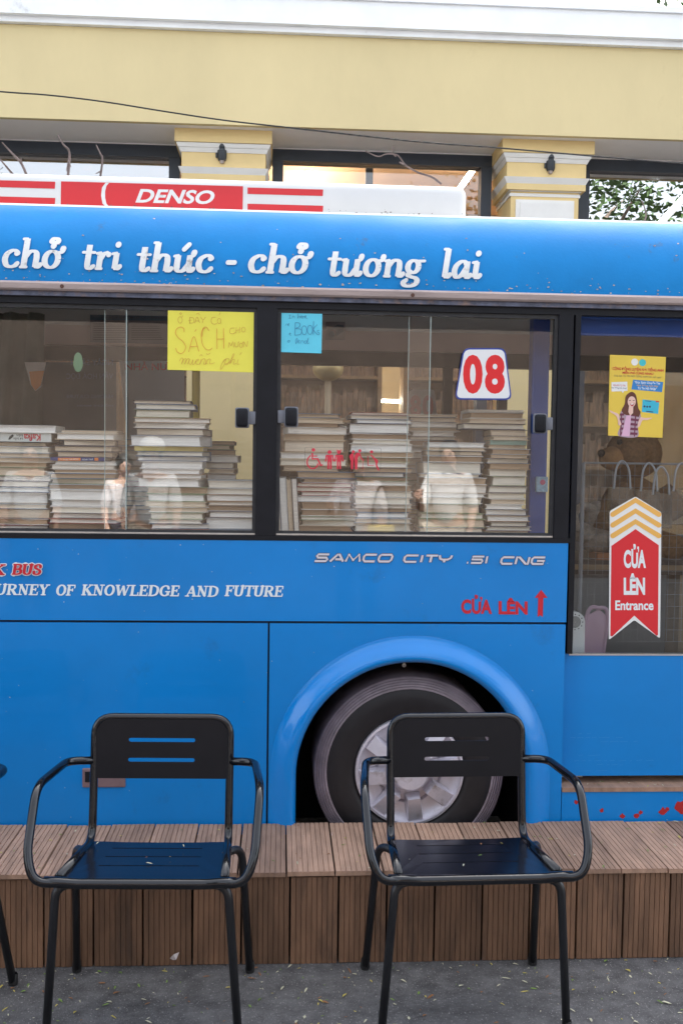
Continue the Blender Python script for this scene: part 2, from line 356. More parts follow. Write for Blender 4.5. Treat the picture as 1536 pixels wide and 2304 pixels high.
PTOP = mat('plank_top', (.345,.215,.150), .75, rnd=.22, var=.30, vs=9, stretch=(3,.6,1), bump=.3, bs=160, dirt=((.50,.42,.36), 30, .62, .8))
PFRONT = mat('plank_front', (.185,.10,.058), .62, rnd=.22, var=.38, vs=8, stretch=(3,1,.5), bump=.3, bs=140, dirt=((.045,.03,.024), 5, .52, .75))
YEL = mat('render_yellow', (.68,.565,.315), .85, var=.07, vs=1.1, bump=.1, bs=50, stretch=(1,1,.5), dirt=((.50,.40,.22), 2.2, .60, .9))
YELC = mat('column_yellow', (.76,.58,.28), .8, var=.06, vs=3, bump=.1, bs=50)
CREAM = mat('cornice_white', (.88,.90,.92), .8, var=.06, vs=2.5, dirt=((.40,.40,.38), 3, .62, .8))
SOFFIT = mat('soffit_white', (.92,.90,.89), .85, var=.04, vs=2)
MOULD = mat('moulding_white', (.80,.79,.76), .7, var=.04, vs=6)
FRAMEB = mat('shop_frame', (.030,.040,.058), .45, var=.1, vs=8)
ORANGE = mat('shop_ceiling', (.72,.46,.27), .8, var=.08, vs=2)
TUBE = mat('tube_light', (1,.88,.70), .5, emit=12)
WIRE = mat('black_cable', (.02,.02,.022), .6)
CAMB = mat('camera_black', (.025,.032,.04), .4)
TWIG = mat('dry_twig', (.16,.12,.11), .9, var=.3, vs=30)
HEADER = mat('lining_reflection_tone', (.62,.47,.43), .6, var=.08, vs=3)  # pinkish brown stands in for the band reflected in the window glass
LINING = mat('bus_lining_grey', (.30,.30,.31), .7, var=.06, vs=4)
FLOORB = mat('bus_floor', (.09,.085,.085), .6, var=.15, vs=8)
PANELB = mat('blue_panel', (.012,.075,.33), .4, var=.08, vs=4)
YNOTE = mat('yellow_paper', (.83,.76,.10), .8, var=.04, vs=10)
BNOTE = mat('blue_paper', (.13,.62,.80), .8, var=.05, vs=14, dirt=((.10,.36,.55), 22, .62, .9))
INKR = mat('ink_brown', (.56,.24,.05), .7); INKB = mat('ink_blue', (.03,.12,.30), .7)
#@@END
# ------------------------------------------------------------------ ground
tag(MB().add([(-45,-40,0),(45,-40,0),(45,60,0),(-45,60,0)], [(0,1,2,3)]).build('street_ground', ASPH), 'dark grey asphalt street surface with scattered leaf litter', kind='structure')

# ------------------------------------------------------------------ building behind the bus
B = empty('kiosk_building', (0, 7.6, 0), 'yellow rendered shop building with white cornice and pilasters behind the bus', 'building')
def bpart(mb, name, m, par=None, smooth=False):
    o = mb.build(name, m, None, smooth)
    if par is None: o.parent = B; o.matrix_parent_inverse = Matrix.Translation((0, -7.6, 0))
    else: o.parent = par
    return o
XL, XR = -9.0, 9.5
bpart(MB().box(XL, XR, 7.05, 7.09, 3.828, 4.45).box(XL, XR, 7.091, 7.45, 3.86, 4.449), 'fascia', YEL)
bpart(MB().box(XL, XR, 7.451, 11.5, 4.38, 4.449).box(XL, XR, 11.41, 11.5, 0, 4.379), 'rear_shell', SOFFIT)
bpart(MB().box(XL-.1, XR+.1, 7.01, 7.6, 4.452, 4.49).box(XL-.2, XR+.2, 6.97, 11.6, 4.491, 4.66).box(XL-.25, XR+.25, 6.95, 11.7, 4.661, 4.70), 'cornice', CREAM)
bpart(MB().box(XL+.02, XR-.02, 7.0905, 7.75, 3.832, 3.858), 'soffit', SOFFIT)
CY = 7.16; WY = 7.52
def cz(y): return P(1235, y, CY).z
a2, b2 = P(1130, 332, CY).x, P(1337, 332, CY).x; a1, b1 = P(393, 306, CY).x, P(612, 306, CY).x
pil = [(a1-2*(a2-a1)+.1, b1-2*(a2-a1)+.1), (a1-(a2-a1), b1-(a2-a1)), (a1, b1), (a2, b2), (a2+(a2-a1), b2+(a2-a1))]
for (a, b) in pil:
    c = bpart(MB().box(a+.085, b-.085, CY+.08, 7.70, 0, cz(420)), 'pilaster', YELC)
    bpart(MB().box(a, b, CY, 7.70, cz(344), 3.831).box(a+.045, b-.045, CY+.045, 7.70, cz(424), cz(344)-.001), 'capital_block', YELC, c)
    def ring(z0, z1, o0, o1):
        A = [(a+.045-o0, CY+.045-o0, z0), (b-.045+o0, CY+.045-o0, z0), (b-.045+o0, 7.702, z0), (a+.045-o0, 7.702, z0)]
        C = [(a+.045-o1, CY+.045-o1, z1), (b-.045+o1, CY+.045-o1, z1), (b-.045+o1, 7.702, z1), (a+.045-o1, 7.702, z1)]
        return MB().add(A+C, [(0,1,5,4),(1,2,6,5),(2,3,7,6),(3,0,4,7),(0,3,2,1),(4,5,6,7)])
    bpart(ring(cz(363), cz(354), .006, .02), 'moulding', MOULD, c); bpart(ring(cz(353.5), cz(344)-.002, .024, .036), 'moulding', MOULD, c)
    bpart(ring(cz(426), cz(397), -.026, .022), 'moulding', MOULD, c); bpart(ring(cz(437), cz(430), -.030, -.030), 'moulding', MOULD, c)
    bpart(MB().box(a+.12, b-.12, CY+.065, CY+.09, 2.75, cz(445)), 'panel', MOULD, c); bpart(MB().box(a+.15, b-.15, CY+.055, CY+.068, 2.79, cz(452)), 'panel', MOULD, c)
bays = [(pil[k][1], pil[k+1][0]) for k in range(4)]
z_t, z_b = P(870, 343, WY).z, P(870, 369, WY).z
for k, (a, b) in enumerate(bays):
    f = bpart(MB().box(a, b, WY, WY+.12, z_b, z_t).box(a, a+.08, WY, WY+.12, 0, z_b-.002).box(b-.08, b, WY, WY+.12, 0, z_b-.002).box(a+.08, b-.08, WY+.01, WY+.11, 2.80, 2.86).box(a+.08, b-.08, WY+.01, WY+.11, 0, .25), 'window', FRAMEB)
    bpart(MB().box(a, b, WY+.02, WY+.14, z_t+.001, 3.8315), 'transom', SOFFIT, f)
    bpart(MB().box(a+.08, b-.08, WY+.05, WY+.058, 2.862, z_b-.001), 'pane', (GLASSB, GLASSL, GLASSB, GLASSM)[k], f)
    bpart(MB().box(a+.08, b-.08, WY+.05, WY+.058, .252, 2.798), 'pane', GLASSF, f)
# the shop room behind the glazing
SHOPW = mat('shop_wall', (.55,.43,.26), .85, var=.1, vs=2); SHELF = mat('shop_shelf', (.30,.20,.11), .6, var=.2, vs=6)
bpart(MB().box(XL, XR, 11.3, 11.4, 0, 4.295), 'back_wall', SHOPW)
bpart(MB().box(XL, XR, 7.70, 11.3, 4.30, 4.375), 'room_ceiling', ORANGE)
for x in (-5.0, 6.0): bpart(MB().box(x, x+.1, 7.7, 11.3, .062, 4.29), 'side_wall', SHOPW)
bpart(MB().box(XL, XR, 7.7, 11.3, .002, .06), 'room_floor', SHELF)
for i, (x, y0, y1) in enumerate([(.2,8.8,10.6), (3.2,8.0,9.6)]):
    bpart(MB().box(x-.03, x+.03, y0, y1, 3.98, 4.02), 'tube_light', TUBE)
tA, tB = G(1069, 374, 4.1), G(1034, 424, 4.1); bpart(MB().tube([tA, tB], .025, 8), 'tube_light', TUBE)
for i, (x, z) in enumerate([(.55,2.36), (.95,2.10), (.6,1.75)]):
    bpart(MB().box(x-.28, x+.28, 9.95, 10.0, z, z+.03), 'strip_light', TUBE)
bpart(MB().box(.66, .72, 8.4, 8.46, 3.75, 4.29).box(.60, .78, 8.37, 8.49, 3.71, 3.75), 'hanging_bracket', FRAMEB)
for i in range(5):     # book cases in the shop
    x = -2.6+i*1.25
    s = bpart(MB().box(x, x+.04, 9.6, 9.95, .1, 2.5).box(x+1.0, x+1.04, 9.6, 9.95, .1, 2.5).box(x+.04, x+1.0, 9.92, 9.95, .1, 2.5), 'bookcase', SHELF)
    for j in range(6): bpart(MB().box(x+.041, x+.999, 9.61, 9.918, .2+j*.42, .23+j*.42), 'shelf_board', SHELF, s)
    mbs = MB()
    for j in range(6):
        xx = x+.05
        while xx < x+.95:
            t = rng.uniform(.02, .06); h = rng.uniform(.2, .34); mbs.box(xx, xx+t-.003, 9.64+rng.uniform(0,.03), 9.9, .232+j*.42, .232+j*.42+h); xx += t
    o = bpart(mbs, 'shelved_books', mat('far_books', (.24,.16,.11), .7, var=.8, vs=9, stretch=(3,1,.6)), s); o['kind'] = 'stuff'

# small black cameras under the fascia
def cctv(px, py, label):
    p = P(px, py, 7.2)
    t = empty('security_camera', p, label, 'camera', 'cameras under the fascia')
    MB().lathe([(.001,.03),(.028,.03),(.03,.02),(.03,-.015),(.024,-.02),(.024,-.03),(.033,-.035),(.033,-.085),(.026,-.105),(.001,-.105)], (0,0,0), 20, 'z').build('housing', CAMB, t, True)
    MB().lathe([(.001,-.128),(.014,-.124),(.02,-.1055)], (0,-.003,0), 16, 'z').build('lens', mat('lens_ring', (.35,.30,.28), .2, metal=.5), t, True)
    MB().tube(catmull([(0,0,.03),(-.004,0,.06),(.01,.01,.09),(.03,.03,3.80-p.z)], 4), .004, 6).build('cable', WIRE, t, True)
    MB().rbox(-.045, -.034, -.01, .01, -.085, -.05, .003).build('bracket', CAMB, t)
cctv(500, 328, 'black camera hanging in front of the pilaster above the rooftop sign')
cctv(1238, 352, 'black camera hanging in front of the right pilaster')

# slack cable across the street
pts = [P(x, y, 5.2) for x, y in [(-700,150),(-250,182),(0,206),(110,214),(235,229),(360,249),(500,270),(640,286),(800,304),(900,315),(1000,324),(1100,331),(1240,343),(1400,357),(1536,368),(1800,388),(2400,425)]]
tag(MB().tube(catmull(pts, 4), .0038, 6).build('overhead_cable', WIRE, None, True), 'thin black cable sagging across the yellow fascia', 'cable')

# ------------------------------------------------------------------ the bus
YB = 3.36
BX0, BX1, FARY = -4.3, 2.5, 5.42
bus = empty('bus', (0, YB, 0), 'blue and white city bus converted into a street library', 'bus')
BI = Matrix.Translation((0, -YB, 0))
def vpart(mb, name, m, par=None, smooth=False):
    o = mb.build(name, m, None, smooth); o.parent = par or bus
    if par is None: o.matrix_parent_inverse = BI
    return o
# side panels
vpart(MB().box(BX0, -.046, YB, YB+.03, .12, .976), 'side_panel', BLUE)
AC, AR = (.450, .449), .398
arc = [(AC[0]+AR*math.cos(t), AC[1]+AR*math.sin(t)) for t in np.linspace(math.pi, 0, 41)]
vpart(MB().prism([(-.0395,.12),(-.0395,.976),(.978,.976),(.978,.12),(AC[0]+AR,.12)]+arc[::-1]+[(AC[0]-AR,.12)], YB, YB+.03), 'wheel_panel', BLUE)
vpart(MB().box(BX0, .9795, YB, YB+.03, .984, 1.258), 'belt_panel', BLUE)
vpart(MB().box(BX0, .975, YB+.012, YB+.028, .9762, .9838).box(-.0458, -.0397, YB+.012, YB+.028, .12, .976), 'panel_joint', GAP)
# wheel arch flare
path = [Vector((AC[0]-AR, z)) for z in np.linspace(.13, AC[1]-.02, 8)] + [Vector(p) for p in arc] + [Vector((AC[0]+AR, z)) for z in np.linspace(AC[1]-.02, .13, 8)]
vs = []; US = [0, .0, .02, .05, .1, .16, .22, .32, .42, .52, .62, .72, .82, .91, 1.0]
for i, p in enumerate(path):
    d = (path[min(i+1, len(path)-1)]-path[max(i-1, 0)]).normalized(); n = Vector((-d.y, d.x))
    for j, u in enumerate(US):
        r = -.003+.092*u
        dep = -.035 if j == 0 else .033*(math.sin(math.pi/2*u/.22)**.6 if u < .22 else .5*(1+math.cos(math.pi*(u-.22)/.78))) + .0012
        q = p+n*r; vs.append((q.x, YB-dep, q.y))
K = len(US)
vpart(MB().add(vs, [(i*K+j, i*K+j+1, (i+1)*K+j+1, (i+1)*K+j) for i in range(len(path)-1) for j in range(K-1)]), 'wheel_arch', FLARE, None, 'all')
vpart(MB().box(AC[0]-.44, AC[0]+.44, YB+.50, YB+.52, .12, .95).box(AC[0]-.44, AC[0]-.42, YB+.031, YB+.50, .12, .95).box(AC[0]+.42, AC[0]+.44, YB+.031, YB+.50, .12, .95).box(AC[0]-.42, AC[0]+.42, YB+.031, YB+.50, .93, .95), 'wheel_well', DARK)
for k, z in enumerate((.812, .826)): vpart(MB().lathe([(.001,0),(.007,0),(.007,.01)], (.433, YB+.10, z), 12).lathe([(.0035,-.001),(.0065,-.001)], (.433, YB+.10, z), 12), 'rivet', ALU)
# wheel
WC = (.452, YB+.05, .449)
wh = empty('wheel'); wh.location = WC; wh.parent = bus; wh.matrix_parent_inverse = BI
def wpart(mb, name, m, sm=True): return mb.build(name, m, wh, sm)
wpart(MB().lathe([(.19,.01),(.20,-.004),(.215,-.010),(.25,-.013),(.27,-.012),(.285,-.006),(.29,-.004)], (0,0,0), 72), 'tyre', RUBBER)
prof = [(.290,-.004)]
for k in range(5): r = .292+k*.0085; prof += [(r,-.006+k*.002),(r+.0055,-.0045+k*.003),(r+.0060,.003+k*.003),(r+.0078,.003+k*.003)]
prof += [(.334,.008),(.336,.02),(.336,.26)]
wpart(MB().lathe(prof, (0,0,0), 72), 'tyre_shoulder', SHOULDER)
wpart(MB().lathe([(.192,.008),(.190,-.008),(.182,-.010),(.178,-.002),(.150,.012),(.118,.016),(.112,.026),(.106,.016),(.06,.010),(.001,.010)], (0,0,0), 72), 'rim', RIM)
for k in range(8):
    t = math.radians(8+45*k); c, s = math.cos(t), math.sin(t); mb = MB()
    q = lambda u, v, y: (u*c-v*s, y, u*s+v*c)
    vs = [q(.080,-.026,.010),(q(.080,.026,.010)),q(.178,.031,.006),q(.178,-.031,.006),q(.088,-.021,-.042),q(.088,.021,-.042),q(.172,.025,-.006),q(.172,-.025,-.006)]
    mb.add(vs, [(0,1,2,3),(4,5,6,7),(0,1,5,4),(1,2,6,5),(2,3,7,6),(3,0,4,7)])
    wpart(mb, 'wheel_lug', RIM, False)
wpart(MB().lathe([(.062,.010),(.062,-.03),(.055,-.038),(.001,-.038)], (0,0,0), 32), 'hub_cap', RIM)

# window band: black frame bars
vpart(MB().box(BX0, BX1, YB+.004, YB+.04, 2.036, 2.0715).box(BX0, .985, YB-.002, YB+.045, 1.2585, 1.2745), 'window_surround', BLACKF)
PILL = [(-2.35,-2.28), (-1.29,-1.22), (-.091,-.023), (.929,.979), (1.80,1.86)]
for a, b in PILL: vpart(MB().box(a, b, YB+.001, YB+.05, 1.2747, 2.0358), 'window_pillar', BLACKF)
vpart(MB().box(.9855, 1.004, YB-.001, YB+.05, .874, 2.0355), 'door_jamb', BLACKF)
# sliding windows
def window(a, b, mid, latches):
    f = vpart(MB().box(a, b, YB+.012, YB+.034, 1.2748, 1.290).box(a, b, YB+.012, YB+.034, 2.022, 2.0357).box(a, a+.012, YB+.012, YB+.034, 1.2902, 2.0218).box(b-.012, b, YB+.012, YB+.034, 1.2902, 2.0218), 'window', SEAL)
    for (x0, x1, y) in ((a+.012, mid+.035, YB+.016), (mid-.035, b-.012, YB+.025)):
        vpart(MB().box(x0, x1, y, y+.005, 1.2903, 2.0217), 'pane', GLASS, f)
    vpart(MB().box(mid+.0352, mid+.0375, YB+.0155, YB+.022, 1.2903, 2.0217).box(mid-.0372, mid-.0352, YB+.0245, YB+.0305, 1.2903, 2.0217), 'pane_edge', mat('pane_edge', (.42,.52,.50), .25), f)
    vpart(MB().box(a+.002, b-.002, YB+.0085, YB+.0118, 1.2760, 1.2815), 'track', ALU, f)
    for (px, py, sd) in latches:
        p = P(px, py, YB+.008)
        l = vpart(MB().rbox(p.x-.020, p.x+.020, YB-.012, YB+.014, p.z-.031, p.z+.031, .009, 3), 'latch', BLACKF, f, True)
        vpart(MB().rbox(p.x-.0235, p.x+.0235, YB-.003, YB+.013, p.z-.034, p.z+.034, .006, 3).rbox(*(sorted((p.x+.022*sd, p.x+.046*sd))), YB+.004, YB+.014, p.z-.022, p.z+.022, .004, 2), 'latch_rim', mat('latch_grey', (.16,.17,.20), .4), f, True)
window(-1.22, -.091, P(258, 900, YB).x, [(545, 940, 1)])
window(-.023, .929, P(943, 900, YB).x, [(655, 938, -1), (1213, 953, 1)])
window(-2.28, -1.29, -1.8, []); window(1.86, 2.46, 2.2, [])
# drip rail
vpart(MB().prism([(YB-.016,2.074),(YB-.020,2.080),(YB-.020,2.097),(YB-.014,2.104),(YB+.03,2.104),(YB+.03,2.074)], BX0, BX1, 'x'), 'drip_rail', RAIL)
vpart(MB().box(BX0, BX1, YB-.008, YB+.004, 2.0585, 2.0738), 'rail_lip', mat('rail_lip', (.09,.10,.15), .6, var=.5, vs=30, dirt=((.22,.15,.13), 14, .52, .66)))
for px, py in ((140,644),(928,664)): p = P(px, py, YB-.02); vpart(MB().lathe([(.001,-.001),(.006,-.001),(.007,.002)], (p.x, YB-.021, p.z), 10), 'screw', mat('rust', (.10,.045,.03), .8))
# roof cove
CZ0, CB, CA = 2.106, .302, .27
def coveY(z):
    t = max(0, min(.999, (z-CZ0)/CB)); return YB+.002+CA*(1-math.sqrt(1-t**2.2))
zs = [CZ0+CB*math.sin(t) for t in np.linspace(0, math.pi/2*.90, 60)]
vs = []; xs = np.linspace(BX0, BX1, 60)
for x in xs:
    for z in zs: vs.append((x, coveY(z), z))
n = len(zs)
vpart(MB().add(vs, [(i*n+j, (i+1)*n+j, (i+1)*n+j+1, i*n+j+1) for i in range(len(xs)-1) for j in range(n-1)]), 'roof_cove', COVE, None, 'all')
vpart(MB().prism([(coveY(zs[-1])-.012, zs[-1]-.004), (coveY(zs[-1])-.004, zs[-1]+.006), (YB+.30, zs[-1]+.014), (4.4, 2.47), (5.2,2.43), (FARY,2.2), (FARY-.03,2.2), (5.2,2.40), (4.4,2.44), (YB+.30, zs[-1]-.01)], BX0, BX1, 'x'), 'roof', mat('roof_white', (.82,.82,.80), .5, var=.06, vs=4))
def cove_surf(px, py, l, eps=.005):
    Y = YB
    for _ in range(8): p = P(px, py, Y); Y = .5*Y+.5*(coveY(p.z))
    return P(px, py, Y-eps-.00004*l)
# slogan on the cove
for wd, x0, x1, yb in [('chở',5,150,602),('tri',185,275,606),('thức',308,482,611),('-',508,533,611),('chở',558,706,614),('tương',737,958,621),('lai',993,1084,626)]:
    q, _ = run(wd, LOW, .33, .155, .06); mb = MB()
    lay_polys(mb, fit(q, x0, x1, yb, 41.5, .17, .020), cove_surf)
    vpart(mb, 'slogan_lettering', LETTER)
mb = MB()   # chipped patches of peeling film and specks on the cove
for k in range(150):
    px = rng.uniform(0, 1536); py = 640+px*.0195-abs(rng.gauss(0, 16))-4; r = rng.uniform(.8, 2.6)
    if k % 6 == 0: py -= rng.uniform(0, 120)
    poly_px(mb, [(px+r*rng.uniform(.6,1.8)*math.cos(t), py+r*rng.uniform(.4,1)*math.sin(t)) for t in np.linspace(0, 5.6, 6)], cove_surf, 1+k % 20)
o = vpart(mb, 'chipped_specks', mat('speck', (.42,.34,.27), .8, var=.7, vs=40)); o['kind'] = 'stuff'

# air-conditioning unit on the roof
ACY = 3.70; z1 = P(500, 400, ACY).z; xr = P(1051, 460, ACY).x
ac = vpart(MB().rbox(-2.6, xr, ACY, ACY+1.25, 2.40, z1, .035, 5), 'roof_unit', WHITEP, None, 'all')
sfa = flat(ACY, .0012)
vpart(poly_px(MB(), [(138,408),(547,419),(546,473),(137,464)], sfa, 1), 'red_panel', RED, ac)
for a, b in ((-180,125), (557,727)):
    for y0, y1 in ((404.5,420),(441,458)):
        d = .0275
        vpart(poly_px(MB(), [(a, y0+a*d+(2 if a>0 else 1)), (b, y0+b*d+(2 if a>0 else 1)), (b-1, y1+b*d+1), (a, y1+a*d+1)], sfa, 1), 'red_stripe', RED, ac)
mb = MB(); poly_px(mb, [(246,411.5),(240,418),(237,430),(237,445),(240,458),(247,466.5),(240,466.3),(231,458),(228,440),(230,422),(238,411.2)], sfa, 8)
vpart(mb, 'swoosh', LETTER, ac); mb = MB()
lay_text(mb, 'DENSO', (305,483,424.5,456), sfa, .03, .30, layer=8, slope=.022)
vpart(mb, 'roof_lettering', LETTER, ac)
mb = MB()   # grime along the foot of the roof unit
for k in range(170):
    px = rng.uniform(-60, 1046); py = 467+px*.0245-abs(rng.gauss(0, 7)); r = rng.uniform(.5, 2.0)
    poly_px(mb, [(px+r*rng.uniform(.6,2.2)*math.cos(t), py+r*rng.uniform(.4,1)*math.sin(t)) for t in np.linspace(0, 5.4, 6)], sfa, 12+k % 20)
o = vpart(mb, 'grime_specks', mat('grime', (.16,.12,.10), .9, var=.6, vs=40), ac); o['kind'] = 'stuff'
# belt lettering
sfb = flat(YB, .0012)
def caps_word(mb, wd, x0, x1, yb, h, grow=0, thick=.24, thin=.11, lay=0):
    q, _ = run(wd, CAP, thick, thin, .02); s = bounds([([Vector((p[0]+.16*p[1], p[1])) for p in a], l) for a, l in q])
    if grow: q, _ = run(wd, CAP, thick, thin, .02, grow)
    lay_polys(mb, fit([(a, l+lay) for a, l in q], x0, x1, yb, h, .16, .011, s), sfb)
for wd, x0, x1, yb in [('JOURNEY',-50,114,1338.5),('OF',127,171,1340),('KNOWLEDGE',183,405,1340.5),('AND',416,492,1342.5),('FUTURE',505,638,1342)]: mb = MB(); caps_word(mb, wd, x0, x1, yb-(x1-x0)*.005, 24.5); vpart(mb, 'motto_lettering', LETW)
for grow, m_, l_ in ((.17, LETW, 0), (0, DRED, 150)):
    for wd, x0, x1, yb in [('BOOK',-105,14,1292.5),('BUS',27,95,1292.8)]: mb = MB(); caps_word(mb, wd, x0, x1, yb, 24, grow, .27, .13, l_); vpart(mb, 'name_outline' if grow else 'name_lettering', m_)
for wd, x0, x1, y0, y1 in [('SAMCO',707,885,1246,1265),('CITY',906,1019,1248.5,1266.5),('.51',1049,1098,1251,1269),('CNG',1124,1226,1252.5,1271)]:
    mb0, mb1 = MB(), MB(); q, _ = run(wd, TECH, .22, .26, .12); s = bounds([([Vector((p[0]+.22*p[1], p[1])) for p in a], l) for a, l in q])
    lay_polys(mb1, fit([(a, l+60) for a, l in q], x0, x1, y1-1.2, y1-y0-1, .22, .006, s), sfb)
    q, _ = run(wd, TECH, .22, .26, .12, .13)
    lay_polys(mb0, fit(q, x0, x1, y1-1.2, y1-y0-1, .22, .006, s), sfb)
    vpart(mb0, 'model_outline', mat('chrome_outline', (.05,.045,.07), .4)); vpart(mb1, 'model_lettering', CHROME)  # printed dark outline around the model letters
mb = MB()
lay_text(mb, 'CỬA', (1037,1106,1338,1381), sfb, .04, slope=.012); vpart(mb, 'entrance_lettering', DRED); mb = MB(); lay_text(mb, 'LÊN', (1121,1186,1345,1382), sfb, .04, slope=.012); vpart(mb, 'entrance_lettering', DRED); mb = MB()
poly_px(mb, [(1216.5,1327),(1231,1345),(1221.5,1345),(1220,1388.5),(1214.5,1384),(1208.5,1388),(1210,1345),(1202,1345)], sfb)
vpart(mb, 'arrow', DRED)
# licence-plate-like vent grille behind the left chair
v = vpart(MB().rbox(P(186,1750,YB).x, P(283,1750,YB).x, YB-.006, YB+.004, P(200,1771,YB).z, P(200,1728,YB).z, .004, 2), 'filler_flap', mat('flap', (.20,.13,.14), .45, var=.1, vs=20))
vpart(MB().box(P(193,1750,YB).x, P(206,1750,YB).x, YB-.0085, YB-.0062, P(200,1758,YB).z, P(200,1735,YB).z), 'flap_catch', BLACKF, v)

# entrance door
DY = YB+.045
dl, dr = 1.006, 1.795
door = vpart(MB().box(.9805, dr, DY, DY+.03, P(1400,1745,DY).z, P(1400,1472,DY).z), 'door', BLUE)
zb, zt = P(1400,1472,DY).z, 2.034
vpart(MB().box(dl, dr, DY+.008, DY+.013, zb+.002, zt-.002), 'pane', GLASSD, door)
vpart(MB().box(dl, dr, DY-.003, DY+.02, zb-.004, zb+.0016), 'glazing_bead', ALU, door)
vpart(MB().box(dl, dr, DY+.0145, DY+.03, P(1400,755,DY).z, P(1400,702,DY).z), 'visor_strip', PANELB, door)
vpart(MB().box(.9805, BX1, YB, YB+.03, .12, P(1400,1780,YB).z-.002), 'step_riser', BLUE)
tz = P(1400,1780,YB).z
vpart(MB().box(.9805, dr+.2, YB-.004, YB+.545, tz-.001, tz+.014), 'step_tread', PTOP)
vpart(MB().box(dr+.002, BX1, YB, YB+.03, tz+.016, 1.30), 'rear_panel', BLUE)
for cx, cy, r in [(1295,1805,5),(1353,1824,5),(1399,1836,5.5),(1431,1836,6),(1440,1828,5),(1490,1826,9),(1500,1821,5),(1530,1815,14),(1534,1827,8)]:
    vpart(poly_px(MB(), [(cx+r*rng.uniform(.6,1.25)*math.cos(t), cy+r*rng.uniform(.6,1.25)*math.sin(t)) for t in np.linspace(0, 5.9, 11)], flat(YB, .0008), cx % 9), 'paint_chip', mat('old_red_paint', (.40,.012,.015), .6))
mb = MB()   # chips and scratches in the side paint
for k in range(60):
    px = rng.uniform(0, 1250); py = rng.uniform(1225, 1840); r = rng.uniform(.5, 1.3)
    if (px-925)**2+(py-1745)**2 < 310**2: continue
    poly_px(mb, [(px+r*math.cos(t), py+r*rng.uniform(.6,1.4)*math.sin(t)) for t in np.linspace(0, 5.2, 5)], flat(YB, .0006), k % 15)
o = vpart(mb, 'paint_specks', mat('speck_pale', (.45,.50,.52), .7, var=.8, vs=60)); o['kind'] = 'stuff'
mb = MB()
for y, x0, x1 in ((1660,1282,1400),(1669,1350,1440),(1712,1290,1420),(1711,1430,1470),(1721,1340,1400),(1735,1300,1380),(1700,1300,1360),(1651,1300,1335)):
    x = x0
    while x < x1:
        L = rng.uniform(6, 30); lay_polys(mb, strip([Vector((x, y+rng.uniform(-.6,.6))), Vector((min(x+L, x1), y-1+rng.uniform(-.6,.6)))], lambda d: .55, rng.randint(1, 20), False), flat(DY, .0006)); x += L+rng.uniform(2, 14)
o = vpart(mb, 'scratches', mat('scratch', (.06,.30,.66), .6), door); o['kind'] = 'stuff'
# inside of the bus
vpart(MB().box(BX0, BX1, YB+.55, FARY-.06, .40, .46), 'floor', FLOORB)
vpart(MB().box(BX0, .98, YB+.052, YB+.50, 1.225, 1.262), 'book_counter', mat('counter_top', (.42,.36,.30), .5, var=.15, vs=5))
vpart(MB().box(BX0, BX1, FARY-.05, FARY, .40, 1.14), 'far_panel', LINING)
vpart(MB().box(BX0, BX1, FARY-.05, FARY, 2.115, 2.44), 'far_header', HEADER)
vpart(MB().box(BX0, BX1, FARY-.055, FARY-.005, 2.035, 2.1135), 'far_header_rail', BLACKF)
for x in (BX0, BX1-.05): vpart(MB().box(x, x+.05, YB+.05, FARY-.06, .4, 2.38), 'end_wall', LINING)
for a in (-3.2, -1.95, -.62, .86, 1.16): vpart(MB().box(a, a+.05, FARY-.05, FARY-.002, 1.1405, 2.0345), 'far_pillar', BLACKF)
for a, b in ((-3.15,-1.95), (-1.90,-.62), (-.57,.86), (1.21,2.44)):
    f = vpart(MB().box(a, b, FARY-.03, FARY-.024, 1.1405, 2.034), 'far_window', GLASSF)
vpart(MB().box(BX0, BX1, YB+.34, FARY-.06, 2.385, 2.395), 'ceiling_lining', LINING)
x0, x1 = P(1191,950,3.62).x, P(1229,950,3.62).x
vpart(MB().rbox(x0, x1, 3.60, 3.66, .46, 2.38, .006), 'blue_post', PANELB)
vpart(MB().box(.99, 1.02, YB+.10, YB+.55, .46, 1.26), 'stair_partition', LINING)
vpart(MB().tube([(P(730,800,3.9).x-.5, 3.95, .46), (P(730,800,3.9).x-.5, 3.95, 2.38)], .016, 12), 'grab_pole', mat('pole_yellow', (.55,.42,.05), .4), None, True)
# ------------------------------------------------------------------ timber platform in front of the bus
DZ, DF = .288, 2.952
deck = empty('timber_platform', (0, DF, 0), 'low brown ribbed plank platform running along the side of the bus', 'platform')
def plank_mesh(wd, length, th, name, m):
    n = 9; pts = []; g = .0013; pitch = wd/n
    pts.append((0, -th))
    for i in range(n):
        a, b = i*pitch, (i+1)*pitch
        pts += [(a+g, 0), (b-g, 0)]
        if i < n-1: pts += [(b-g*.6, -.0035), (b+g*.6, -.0035)]
    pts.append((wd, -th))
    N = len(pts); vs = [(p[0], 0, p[1]) for p in pts]+[(p[0], length, p[1]) for p in pts]
    o = MB().add(vs, [tuple(range(N)), tuple(range(2*N-1, N-1, -1))]+[(i, i+N, (i+1) % N+N, (i+1) % N) for i in range(N)]).build(name, m, deck)
    return o
PW = .147
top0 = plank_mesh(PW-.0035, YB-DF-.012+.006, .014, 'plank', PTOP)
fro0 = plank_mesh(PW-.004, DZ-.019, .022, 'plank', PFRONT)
k0 = 0
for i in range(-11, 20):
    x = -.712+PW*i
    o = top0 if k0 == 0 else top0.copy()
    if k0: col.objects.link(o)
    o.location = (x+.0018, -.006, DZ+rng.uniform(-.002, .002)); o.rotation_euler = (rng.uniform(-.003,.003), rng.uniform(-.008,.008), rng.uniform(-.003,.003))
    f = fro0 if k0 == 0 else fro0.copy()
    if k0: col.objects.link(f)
    f.location = (x+.002+.012, rng.uniform(0,.003), rng.uniform(.001,.003)); f.rotation_euler = (R(90), rng.uniform(-.004,.004), rng.uniform(-.006,.006)); k0 += 1
